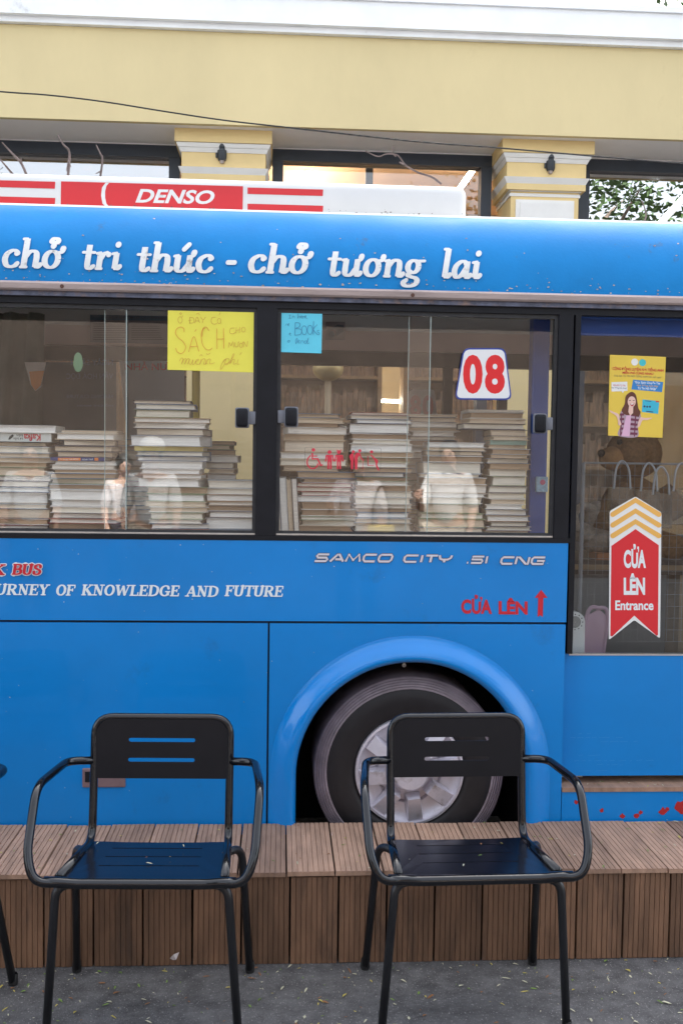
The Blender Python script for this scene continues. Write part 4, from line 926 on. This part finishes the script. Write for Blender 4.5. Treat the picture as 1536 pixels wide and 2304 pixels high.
# entrance sticker
es = sheet('entrance_sticker', rounded([(1370.5,1150),(1428.5,1117),(1487,1153),(1483.7,1436.6),(1425.8,1395),(1368.5,1440)], 5), mat('sticker_white', (.80,.80,.79), .45), 'red and white entrance arrow sticker with yellow chevrons on the door', 'sticker', DPY)
sfe = flat(DPY, .0005)
on(es, poly_px(MB(), [(1374.4,1228.3),(1428.6,1190.5),(1480.7,1226.6),(1479,1429),(1476,1430.5),(1425.8,1385),(1376,1432),(1372,1430.5)], sfe, 1), 'red_field', mat('field_red', (.68,.02,.03), .45))
mb = MB()
for k in range(3):
    y = 1125.5+k*24
    lay_polys(mb, strip([Vector((1377.5,y+32)), Vector((1428.6,y)), Vector((1481,y+32))], lambda d: 11.5, 2+3*k), sfe)
on(es, mb, 'chevrons', mat('chevron_yellow', (.82,.45,.10), .45))
mb = MB(); lay_text(mb, 'CỬA', (1402,1452,1224,1278.5), sfe, .045); lay_text(mb, 'LÊN', (1402,1450,1290,1338.5), sfe, .045); lay_text(mb, 'Entrance', (1383,1469,1351,1373), sfe, .028)
on(es, mb, 'sticker_lettering', LETW)

# ------------------------------------------------------------------ things seen through the glass
def panel(name, pts, Y, m, label, cat, th=.004): return sheet(name, pts, m, label, cat, Y, th)
FI = FARY-.075
wb = panel('banner', [(268,812),(415,812),(415,1010),(290,1010)], 5.2, mat('banner_white', (.55,.60,.64), .6, var=.08, vs=3), 'pale grey banner with red mirrored capitals inside the bus', 'banner')
on(wb, lay_text(MB(), 'NHÀ NƯỚC', (282,412,812,833), flat(5.2, .002), .02), 'banner_lettering', DRED)
db = panel('banner', [(95,815),(262,815),(262,1010),(95,1010)], 5.0, mat('banner_teal', (.016,.05,.07), .5, var=.2, vs=3), 'dark teal banner with dim mirrored lettering behind left window', 'banner')
mb = MB()
for s_, b in (('VĂN HOÁ ĐỌC', (150,255,836,856)), ('NGÀY SÁCH', (160,255,806,822)), ('READING CULTURE', (150,255,888,896)), ('HỒ CHÍ MINH', (175,255,908,915))): lay_text(mb, s_, b, flat(5.0, .002), .01, flip=True)
on(db, mb, 'banner_lettering', mat('dim_blue', (.05,.11,.22), .6))
cu = MB(); c0, c1 = P(-260, 900, 4.8), P(98, 900, 4.8); n_ = 60
vs = []
for i in range(n_+1):
    x = c0.x+(c1.x-c0.x)*i/n_; y = 4.8+.03*math.sin(i*.75)+.012*math.sin(i*1.9)
    vs += [(x, y, 1.1), (x+.05*math.sin(i*.1), y+.01, 1.7), (x, y, 2.2)]
cu.add(vs, [(i*3+j, (i+1)*3+j, (i+1)*3+j+1, i*3+j+1) for i in range(n_) for j in (0, 1)])
tag(cu.build('curtain', mat('curtain_green', (.10,.12,.10), .9, var=.15, vs=6), None, 'all'), 'grey green curtain hanging behind the leftmost books', 'curtain')
pe = panel('pennant', [(56,815),(104,815),(93,870),(80,880),(70,866)], 4.7, mat('pennant_white', (.62,.58,.55), .7), 'small orange and white pennant hanging behind left window', 'pennant')
on(pe, poly_px(MB(), [(66,836),(100,834),(92,868),(80,879),(71,866)], flat(4.7, .002), 1), 'orange_field', mat('pennant_orange', (.70,.25,.05), .7))
lf = P(176, 815, 3.40)
tag(MB().add([lf+Vector((.016*math.sin(t)*(1+.0*t), .001, .033*math.cos(t)-(.006 if abs(math.sin(t))>.9 else 0))) for t in np.linspace(0, 6.28, 16)[:-1]], [tuple(range(15))]).build('leaf_sticker', mat('leaf_sticker', (.12,.26,.14), .6)), 'small green leaf sticker on the left window pane', 'sticker')
nt_ = panel('notice_sheet', [(203,702),(398,705),(398,775),(203,770)], FI-.02, mat('notice', (.20,.20,.22), .6), 'printed notice with blue heading on the far bus lining', 'notice')
on(nt_, poly_px(MB(), [(203,703),(398,706),(398,722),(203,720)], flat(FI-.02, .002), 1), 'heading_band', mat('notice_blue', (.04,.14,.22), .6))
mb = MB(); lay_text(mb, 'TRÁCH NHIỆM VÀ QUYỀN LỢI CỦA', (232,396,709,719), flat(FI-.02, .003), .01)
for i in range(8): poly_px(mb, [(210,728+i*5),(285-rng.uniform(0,20),728+i*5),(285,729.6+i*5),(210,729.6+i*5)], flat(FI-.02, .002), 2); poly_px(mb, [(296,728+i*5),(372-rng.uniform(0,25),728+i*5),(365,729.6+i*5),(296,729.6+i*5)], flat(FI-.02, .002), 2)
on(nt_, mb, 'notice_text', mat('notice_ink', (.06,.07,.09), .6))
cs = panel('camera_sign', [(733,724),(776,724),(775,765),(732,764)], FI-.02, mat('sign_grey', (.32,.29,.30), .6), 'small grey sign with a camera symbol beside the blue note', 'sign')
on(cs, poly_px(poly_px(MB(), [(742,740),(760,730),(773,732),(772,746),(757,756),(756,744)], flat(FI-.02, .002), 1), disc((746,752),7,12), flat(FI-.02, .002), 3), 'camera_symbol', mat('sign_blue', (.04,.10,.16), .6))
# lamp-like hanging gold ornament
orn = empty('hanging_ornament', P(738, 830, 6.4), 'gold hanging ornament seen beyond the far window', 'ornament')
MB().ball((0,0,0), .10, (1,1,.8), 16).build('globe', mat('gold_paper', (.50,.36,.16), .35, metal=.4), orn, 'all')
MB().tube([(0,0,.07),(0,0,.9)], .008, 8).tube([(0,0,-.07),(0,0,-.5)], .02, 8).build('cord', mat('gold_cord', (.42,.32,.2), .7), orn, True)
# inside the door: stool, teddy bear, wire rack with bags, fan
FUR = mat('bear_fur', (.30,.15,.06), .95, var=.35, vs=60, bump=1, bs=220); FURL = mat('muzzle_fur', (.52,.26,.10), .95, var=.2, vs=60, bump=.8, bs=220)
bc = P(1425, 1010, 4.05)
tb = empty('teddy_bear', (bc.x, 4.05, bc.z-.42), 'brown teddy bear sitting behind the door glass below the poster', 'teddy bear')
bz = .42
MB().ball((0,0,bz), .115, (1.0,.9,.92), 20).ball((0,0,bz-.24), .135, (1,.9,1.1), 20).build('body', FUR, tb, 'all')
MB().ball((-.10,-.035,bz-.02), .058, (1,.9,.85), 16).build('muzzle', FURL, tb, 'all'); MB().ball((-.155,-.055,bz+.0), .016).ball((-.095,-.10,bz+.045), .012).build('nose', BLACKF, tb, 'all')
for s in (-1, 1): MB().ball((.02+s*.07,.02,bz+.10), .042, (1,.5,1)).build('ear', FUR, tb, 'all')
MB().tube([(-.06,-.08,bz-.15),(-.14,-.14,bz-.22),(-.17,-.17,bz-.30)], .045, 12).build('arm', FUR, tb, 'all'); MB().tube([(.10,-.06,bz-.15),(.16,-.12,bz-.24)], .045, 12).build('arm', FUR, tb, 'all')
for s in (-1, 1): MB().tube([(s*.07,-.05,.06),(s*.11,-.2,.05)], .055, 12, taper=.9).build('leg', FUR, tb, 'all')
tb.location.z -= .02
DOGM = mat('dog_plush', (.50,.41,.33), .95, var=.3, vs=60, bump=1, bs=260)
dc = P(1345, 1075, 3.95)
dg = empty('plush_dog', (dc.x, 3.95, dc.z-.12), 'beige curly plush dog beside the teddy bear', 'plush toy')
MB().ball((.03,0,.08), .08, (1.3,.9,.9), 16).ball((-.06,-.02,.10), .05, (1.2,.9,.8), 14).ball((-.01,-.02,.17), .05, (1,.9,1.2), 14).build('body', DOGM, dg, 'all')
MB().tube(catmull([(-.02,-.04,.19),(-.07,-.06,.21),(-.11,-.06,.18),(-.10,-.06,.11)], 4), .016, 10).build('ear', DOGM, dg, 'all'); MB().tube(catmull([(.02,-.04,.2),(.06,-.05,.22),(.09,-.05,.16)], 4), .016, 10).build('ear', DOGM, dg, 'all')
tbl = empty('display_table', (1.45, 4.05, .46), 'dark display table carrying the plush toys inside the door', 'table')
ttz = min(tb.location.z, dg.location.z)-.46
MB().box(-.42,.5,-.2,.25,ttz-.06,ttz-.004).build('table_top', mat('table_dark', (.05,.035,.03), .6), tbl)
for x in (-.38,.46):
    for y in (-.17,.22): MB().box(x-.02,x+.02,y-.02,y+.02,0,ttz-.06).build('leg', mat('table_dark', (.05,.035,.03), .6), tbl)
tb.location.z = .46+ttz; 
dg.location.z = .46+ttz
# wire grid rack
TB = tz+.0145
wr = empty('wire_rack', (1.32, 3.70, TB), 'white wire grid rack standing inside the door', 'rack')
WM = mat('wire_white', (.34,.34,.35), .5); zt_ = P(1430, 1043, 3.70).z-TB; mb = MB()
xa, xb = P(1310,1100,3.70).x-1.32, .46
for k in range(24): x = xa+(xb-xa)*k/23; mb.tube([(x,0,.45),(x,0,zt_)], .0007, 5)
for k in range(16): z = .45+(zt_-.45)*k/15; mb.tube([(xa,0.0025,z),(xb,.0025,z)], .0007, 5)
mb.build('grid', WM, wr, True)
MB().tube([(xa,0,zt_),(xb,0,zt_)], .004, 8).tube([(xa,0,0),(xa,0,zt_)], .008, 8).tube([(xb,0,0),(xb,0,zt_)], .008, 8).tube([(xa,-.1,0.008),(xa,.1,.008)], .008, 8).tube([(xb,-.1,.008),(xb,.1,.008)], .008, 8).build('rack_frame', WM, wr, True)
BAG = glass_mat('clear_plastic', (.80,.82,.84), 1.5, .12, .15)
for k, (px, py) in enumerate([(1395,1085),(1455,1090),(1482,1098),(1528,1090)]):
    b0 = P(px, py, 3.65); mb = MB(); h = .085; wd = .045
    bagt = empty('clear_bag', (b0.x, 3.65, b0.z-.07), ['leftmost','second','third','rightmost'][k]+' clear plastic handle bag hanging on the wire rack', 'bag', 'clear bags on the rack')
    mb.add([(-wd,-.02,-.08),(wd,-.02,-.08),(wd*.9,-.024,.05),(-wd*.9,-.018,.05),(-wd,.02,-.08),(wd,.02,-.08),(wd*.9,.02,.05),(-wd*.9,.02,.05)], [(0,1,2,3),(4,5,6,7),(0,4,7,3),(1,5,6,2),(0,1,5,4)]).build('pouch', BAG, bagt)
    MB().tube(catmull([(-wd*.7,-.02,.045),(-wd*.55,-.02,.12),(0,-.01,.15),(wd*.5,-.02,.12),(wd*.7,-.02,.045)], 5), .004, 6).build('handle', mat('bag_handle', (.50,.50,.52), .3), bagt, True)
fn = empty('white_fan', (P(1289,1400,3.49).x, 3.49, TB), 'white upright fan with round dial low inside the door', 'fan')
fz = P(1289,1375,3.49).z-TB; mb = MB(); wv = .036
body = [(-wv,0),(wv*1.15,0),(wv,fz-wv)]+[(wv*math.cos(t), fz-wv+wv*math.sin(t)) for t in np.linspace(0, math.pi, 12)]+[(-wv,fz-wv)]
mb.prism(body, -.02, .02).build('housing', mat('fan_white', (.84,.83,.79), .4), fn)
MB().lathe([(.001,-.0235),(.019,-.0235),(.021,-.0205)], (0,0,fz-wv), 24).build('dial', mat('dial_grey', (.32,.31,.29), .5), fn, True)
mb = MB()
for k in range(12): t = k*math.pi/6; mb.ball((.0275*math.cos(t), -.0205, fz-wv+.0275*math.sin(t)), .0022, (1,.4,1), 8)
mb.build('dial_marks', BLACKF, fn)
pc = empty('pink_chair', (P(1345,1400,3.66).x, 3.66, TB), 'pink plastic chair back low inside the door', 'chair')
PK = mat('pink_plastic', (.74,.46,.58), .4); pz = P(1345,1368,3.66).z-TB
MB().tube(catmull([(-.10,0,0),(-.06,0,pz*.5),(-.045,0,pz-.03),(0,0,pz),(.035,0,pz-.03),(.015,0,pz*.6),(-.01,0,0)], 6), .008, 8).build('back_rim', PK, pc, True)
MB().prism([(-.055,pz*.4),(-.045,pz-.03),(0,pz-.004),(.03,pz-.03),(.012,pz*.6),(.0,pz*.4)], -.003, .003).build('back_panel', PK, pc); MB().rbox(-.12,.06,-.18,.02,pz*.32,pz*.38,.008).build('seat', PK, pc)
for x in (-.11,.05): MB().tube([(x,-.16,.0),(x*.9,-.15,pz*.33)], .011, 8).build('leg', PK, pc, True)
ob = P(1352, 1255, 3.9)
tag(MB().rbox(ob.x-.03, ob.x+.06, 3.86, 3.98, ob.z-.022, ob.z+.022, .004).build('orange_box', mat('box_orange', (.45,.16,.05), .6)), 'small orange box on a ledge behind the entrance sticker', 'box')
lg = empty('ledge', (ob.x, 3.92, ob.z-.022), 'narrow wooden ledge under the orange box inside the door', 'ledge')
MB().box(-.16,.35,-.08,.10,-.02,-.0005).build('board', SHELF, lg)
for x in (-.14, .32): MB().box(x-.012,x+.012,-.06,.08,.46-lg.location.z,-.0205).build('leg', SHELF, lg)
bk_ = P(1219, 1090, 3.58)
bt = empty('box_card', (bk_.x, 3.59, bk_.z), 'light blue patterned packet hanging on the blue post', 'packet')
MB().rbox(-.022, .022, -.008, .008, -.028, .028, .003).build('packet', mat('packet_blue', (.30,.48,.62), .5, var=.4, vs=60), bt); MB().ball((.002,-.0085,.008), .010, (1,.1,1), 12).build('flower_print', mat('packet_pink', (.55,.10,.20), .5), bt)
# ------------------------------------------------------------------ on the bus roof
def twig(name, chains, Y, label):
    mb = MB()
    for c, r in chains: mb.tube(catmull([P(x, y, Y+dy) for x, y, dy in c], 4), r, 6, taper=.45)
    return tag(mb.build(name, TWIG, None, True), label, 'twig', 'dry twigs on the bus roof')
twig('dry_twig', [([(68,415,0),(50,370,.02),(28,345,.03),(5,320,.02)], .006), ([(36,400,.04),(15,375,.0),(-6,350,.02)], .005), ([(50,370,.02),(48,356,.02)], .004)], 3.9, 'pale dry twigs rising from the roof at the left edge')
twig('dry_twig', [([(152,412,0),(157,345,.02),(143,325,.01),(131,305,.03)], .006), ([(157,350,.02),(150,385,.0)], .004), ([(154,360,0),(160,375,-.03)], .003)], 3.9, 'dry forked twig standing on the white roof unit')
twig('dry_twig', [([(224,412,0),(231,360,.0),(226,345,.0),(217,326,.02)], .005), ([(228,385,0),(216,391,-.02)], .003)], 3.9, 'thin dry twig left of the pilaster on the roof unit')
twig('dry_twig', [([(992,414,0),(970,398,.02),(940,388,.0),(912,372,.02),(895,350,.01),(870,346,.02),(850,352,.03),(822,340,.02)], .0045), ([(890,352,.01),(884,345,0),(884,328,0)], .003), ([(912,372,0),(898,365,-.02)], .005)], 3.95, 'curling dry twig lying over the right half of the roof unit')
twig('dry_twig', [([(1440,512,0),(1452,488,.0),(1448,465,.02),(1442,452,.02)], .004)], 3.75, 'bare thin twig sticking up at the right roof edge')
tag(MB().tube([P(1470, 520, 3.8), P(1500, 485, 3.9), P(1560, 420, 4.1)], .014, 10).build('white_rod', mat('rod_white', (.62,.62,.58), .5), None, True), 'slanting white rod at the right edge of the bus roof', 'rod')
# ------------------------------------------------------------------ the street behind the camera (seen in the glass and paint)
LEAF = mat('foliage', (.050,.095,.028), .6, var=.6, vs=2.5); BARK = mat('bark', (.13,.10,.08), .9, var=.3, vs=12, bump=.6, bs=40)
def tree(x, y, h, rad, seed, label, nleaf=5200, name='street_tree', big=1.0):
    r = random.Random(seed); t = empty(name, (x, y, 0), label, 'tree', 'street trees')
    mb = MB(); mb.tube(catmull([(0,0,0),(.08,.05,h*.25),(-.05,.1,h*.5),(.05,0,h*.75)], 6), .17, 10, taper=.5)
    tips = []
    for k in range(9):
        a_ = k*2.4+r.uniform(-.3,.3); L = rad*r.uniform(.6,1); z0 = h*r.uniform(.42,.7)
        e_ = Vector((math.cos(a_)*L, math.sin(a_)*L, z0+h*r.uniform(.08,.32))); mb.tube(catmull([(0,0,z0), (e_.x*.5,e_.y*.5,z0+(e_.z-z0)*.6), e_], 4), .07, 7, taper=.3); tips.append(e_)
    mb.build('trunk', BARK, t, True)
    vs = []; fs = []
    for k in range(nleaf):
        c = r.choice(tips); q = c*r.uniform(.6,1.1)+Vector((r.gauss(0,.42*big), r.gauss(0,.42*big), r.gauss(0,.34))); q.z = c.z*r.uniform(.92,1.1)+r.gauss(0,.3)
        s = r.uniform(.05,.12)*big; u = Vector((r.gauss(0,1),r.gauss(0,1),r.gauss(0,.6))).normalized(); v = u.orthogonal().normalized()
        o = len(vs); vs += [q-u*s, q+v*s*.45, q+u*s, q-v*s*.45]; fs.append((o,o+1,o+2,o+3))
    MB().add(vs, fs).build('crown', LEAF, t)
    return t
tree(6.2, -5.5, 8.6, 2.4, 1, 'leafy street tree reflected in the right shop window', 2600)
tree(11.0, -6.0, 9.0, 2.6, 5, 'leafy street tree further right across the street', 3000)
tree(-7.6, -5.8, 8.2, 2.5, 2, 'leafy street tree reflected at the left across the street')
tree(7.6, 14.2, 9.0, 2.3, 3, 'green tree rising behind the shop roof at the right corner', 5200)
for k, x in enumerate((-6.2, -2.4, .9, 9.2)): tree(x, 12.4, 20.5, 4.4, 20+k, '%s tall tree added unseen behind the shop building to shade the bus' % ['leftmost','second','third','rightmost'][k], 6500, 'added_shade_tree', 2.6)  # out-of-view crowns added to keep the sun off the bus roof
# opposite kiosk
ok = empty('opposite_kiosk', (0, -9, 0), 'shade-darkened kiosk with brown awning across the street', 'building')
MB().box(-9,9,-.2,3,0,3.2).build('wall', mat('kiosk_wall_shade', (.10,.075,.06), .85, var=.3, vs=2), ok)  # dark brown puts the shade of trees and awning into the wall colour
MB().prism([(-.2,3.9),(-.5,3.85),(-.55,3.05),(-.45,3.05),(-.2,3.2)], -8.6, 8.6, 'x').build('sign_board', mat('kiosk_board', (.62,.44,.38), .8, var=.1, vs=1.5), ok)
MB().box(-9.2,9.2,-.9,3.2,3.95,4.3).build('roof', mat('kiosk_roof', (.14,.12,.12), .8, var=.2, vs=2), ok)
for k in range(6):
    x = -7.6+k*2.9
    f = MB().box(x,x+1.9,-.26,-.2,.7,2.8).build('window', FRAMEB, ok); MB().box(x+.08,x+1.82,-.275,-.262,.78,2.72).build('pane', mat('kiosk_pane', (.03,.045,.055), .08), f)
# people standing across the street, seen as reflections
def person(x, y, rz, shirt, trousers, label, pose=0, hat=None, h=1.62):
    t = empty('person', (x, y, 0), label, 'person', 'people across the street'); t.rotation_euler = (0, 0, rz); k = h/1.7
    SK = mat('skin', (.55,.34,.25), .55, var=.06, vs=10); HR = mat('dark_hair', (.015,.012,.01), .5)
    J = {'pel':(0,0,.95,.145),'wai':(0,-.01,1.10,.125),'che':(0,0,1.30,.15),'nek':(0,.0,1.46,.06),'hd0':(0,-.01,1.53,.062),'hd1':(0,-.015,1.61,.092),'hd2':(0,-.005,1.69,.075)}
    E_ = [('pel','wai'),('wai','che'),('che','nek'),('nek','hd0'),('hd0','hd1'),('hd1','hd2')]
    for s, n in ((-1,'l'),(1,'r')):
        up_ = pose and s == 1
        J.update({'sh'+n:(s*.17,0,1.40,.066),'el'+n:(s*.23,-.03 if not up_ else -.12,1.12,.046),'wr'+n:(s*.21,-.14 if not up_ else -.28,.90 if not up_ else 1.26,.032),'ha'+n:(s*.20,-.18 if not up_ else -.33,.84 if not up_ else 1.32,.036),
                  'hp'+n:(s*.09,0,.90,.105),'kn'+n:(s*.11,-.03,.50,.066),'an'+n:(s*.12,.01,.09,.044),'to'+n:(s*.13,-.15,.035,.036)})
        E_ += [('che','sh'+n),('sh'+n,'el'+n),('el'+n,'wr'+n),('wr'+n,'ha'+n),('pel','hp'+n),('hp'+n,'kn'+n),('kn'+n,'an'+n),('an'+n,'to'+n)]
        hx, hy, hz = J['ha'+n][:3]
        for q, (dx, ln) in enumerate(((-.026,.05),(-.009,.06),(.009,.055),(.026,.042))):
            J['f%s%d' % (n, q)] = (hx+dx, hy-.035, hz-.03-ln*.3, .009); J['g%s%d' % (n, q)] = (hx+dx, hy-.05, hz-.04-ln, .008); E_ += [('ha'+n,'f%s%d' % (n, q)), ('f%s%d' % (n, q),'g%s%d' % (n, q))]
        J['th'+n] = (hx-s*.045, hy-.02, hz-.02, .010); E_.append(('ha'+n,'th'+n))
    def skin(name, keys, m, grow=0):
        ks = [a for a in J if a in keys]; me = bpy.data.meshes.new(name)
        me.from_pydata([tuple(c*k for c in J[a][:3]) for a in ks], [(ks.index(a), ks.index(b)) for a, b in E_ if a in keys and b in keys], [])
        o = bpy.data.objects.new(name, me); col.objects.link(o); md = o.modifiers.new('s', 'SKIN'); o.modifiers.new('u', 'SUBSURF').levels = 1
        for v, a in zip(me.skin_vertices[0].data, ks): v.radius = ((J[a][3]+grow)*k,)*2; v.use_root = (a == ks[0])
        dg_ = bpy.context.evaluated_depsgraph_get(); me2 = bpy.data.meshes.new_from_object(o.evaluated_get(dg_)); bpy.data.objects.remove(o)
        me2.polygons.foreach_set('use_smooth', [True]*len(me2.polygons)); me2.materials.clear(); me2.materials.append(m)
        o = bpy.data.objects.new(name, me2); col.objects.link(o); o.parent = t
    skin('body', set(J), SK)
    skin('shirt', {'pel','wai','che','shl','shr','ell','elr'}, shirt, .014); skin('trousers', {'pel','hpl','hpr','knl','knr','anl','anr'}, trousers, .012)
    MB().ball((0,.012*k,1.655*k), .108*k, (.92,1.0,1.02), 16).build('hair', HR, t, 'all')
    MB().ball((0,-.055*k,1.605*k), .075*k, (.85,.75,1.15), 16).ball((0,-.116*k,1.60*k), .014*k, (.8,1,1.4)).build('face', SK, t, 'all')
    MB().ball((-.03*k,-.108*k,1.63*k), .010*k).ball((.03*k,-.108*k,1.63*k), .010*k).build('eyes', HR, t, 'all'); MB().ball((0,-.108*k,1.555*k), .02*k, (1,.3,.3)).build('mouth', mat('lips', (.4,.12,.1), .5), t, 'all')
    if hat:
        MB().ball((0,0,1.70*k), .115*k, (1,1,.75), 16).build('cap', hat, t, 'all'); MB().ball((0,-.13*k,1.69*k), .09*k, (1,1,.12), 14).build('cap_peak', hat, t, 'all')
WS = mat('white_shirt', (.72,.70,.68), .85, var=.15, vs=14); PS = mat('pale_shirt', (.60,.54,.53), .85, var=.15, vs=14); YS = mat('yellow_top', (.75,.55,.12), .85)
DT = mat('dark_trousers', (.03,.03,.04), .9); BT = mat('beige_trousers', (.45,.38,.30), .9); HW = mat('hat_white', (.74,.70,.64), .85)
person(-1.10, -1.7, R(180), WS, BT, 'person in white shirt and pale cap facing the bus', 0, HW)
person(-2.15, -1.9, R(170), WS, DT, 'person in white shirt with straps facing the bus')
person(.62, -1.5, R(190), PS, DT, 'person in pale top with one hand lifted', 1, None, 1.58)
tbag = empty('tote_bag', (.80, -1.30, .74), 'yellow tote bag at the side of the pale topped person', 'bag')
MB().rbox(-.11,.11,-.03,.03,0,.26,.02).build('pouch', YS, tbag, True); MB().tube(catmull([(-.07,0,.25),(-.06,0,.45),(0,0,.58),(.06,0,.45),(.07,0,.25)], 5), .01, 8).build('strap', DT, tbag, True)
person(1.45, -1.9, R(200), WS, BT, 'person in white shirt holding a phone up', 1, None, 1.66)
person(-1.6, -3.4, R(160), PS, DT, 'person in pale hooded top further back', 0, None, 1.5)
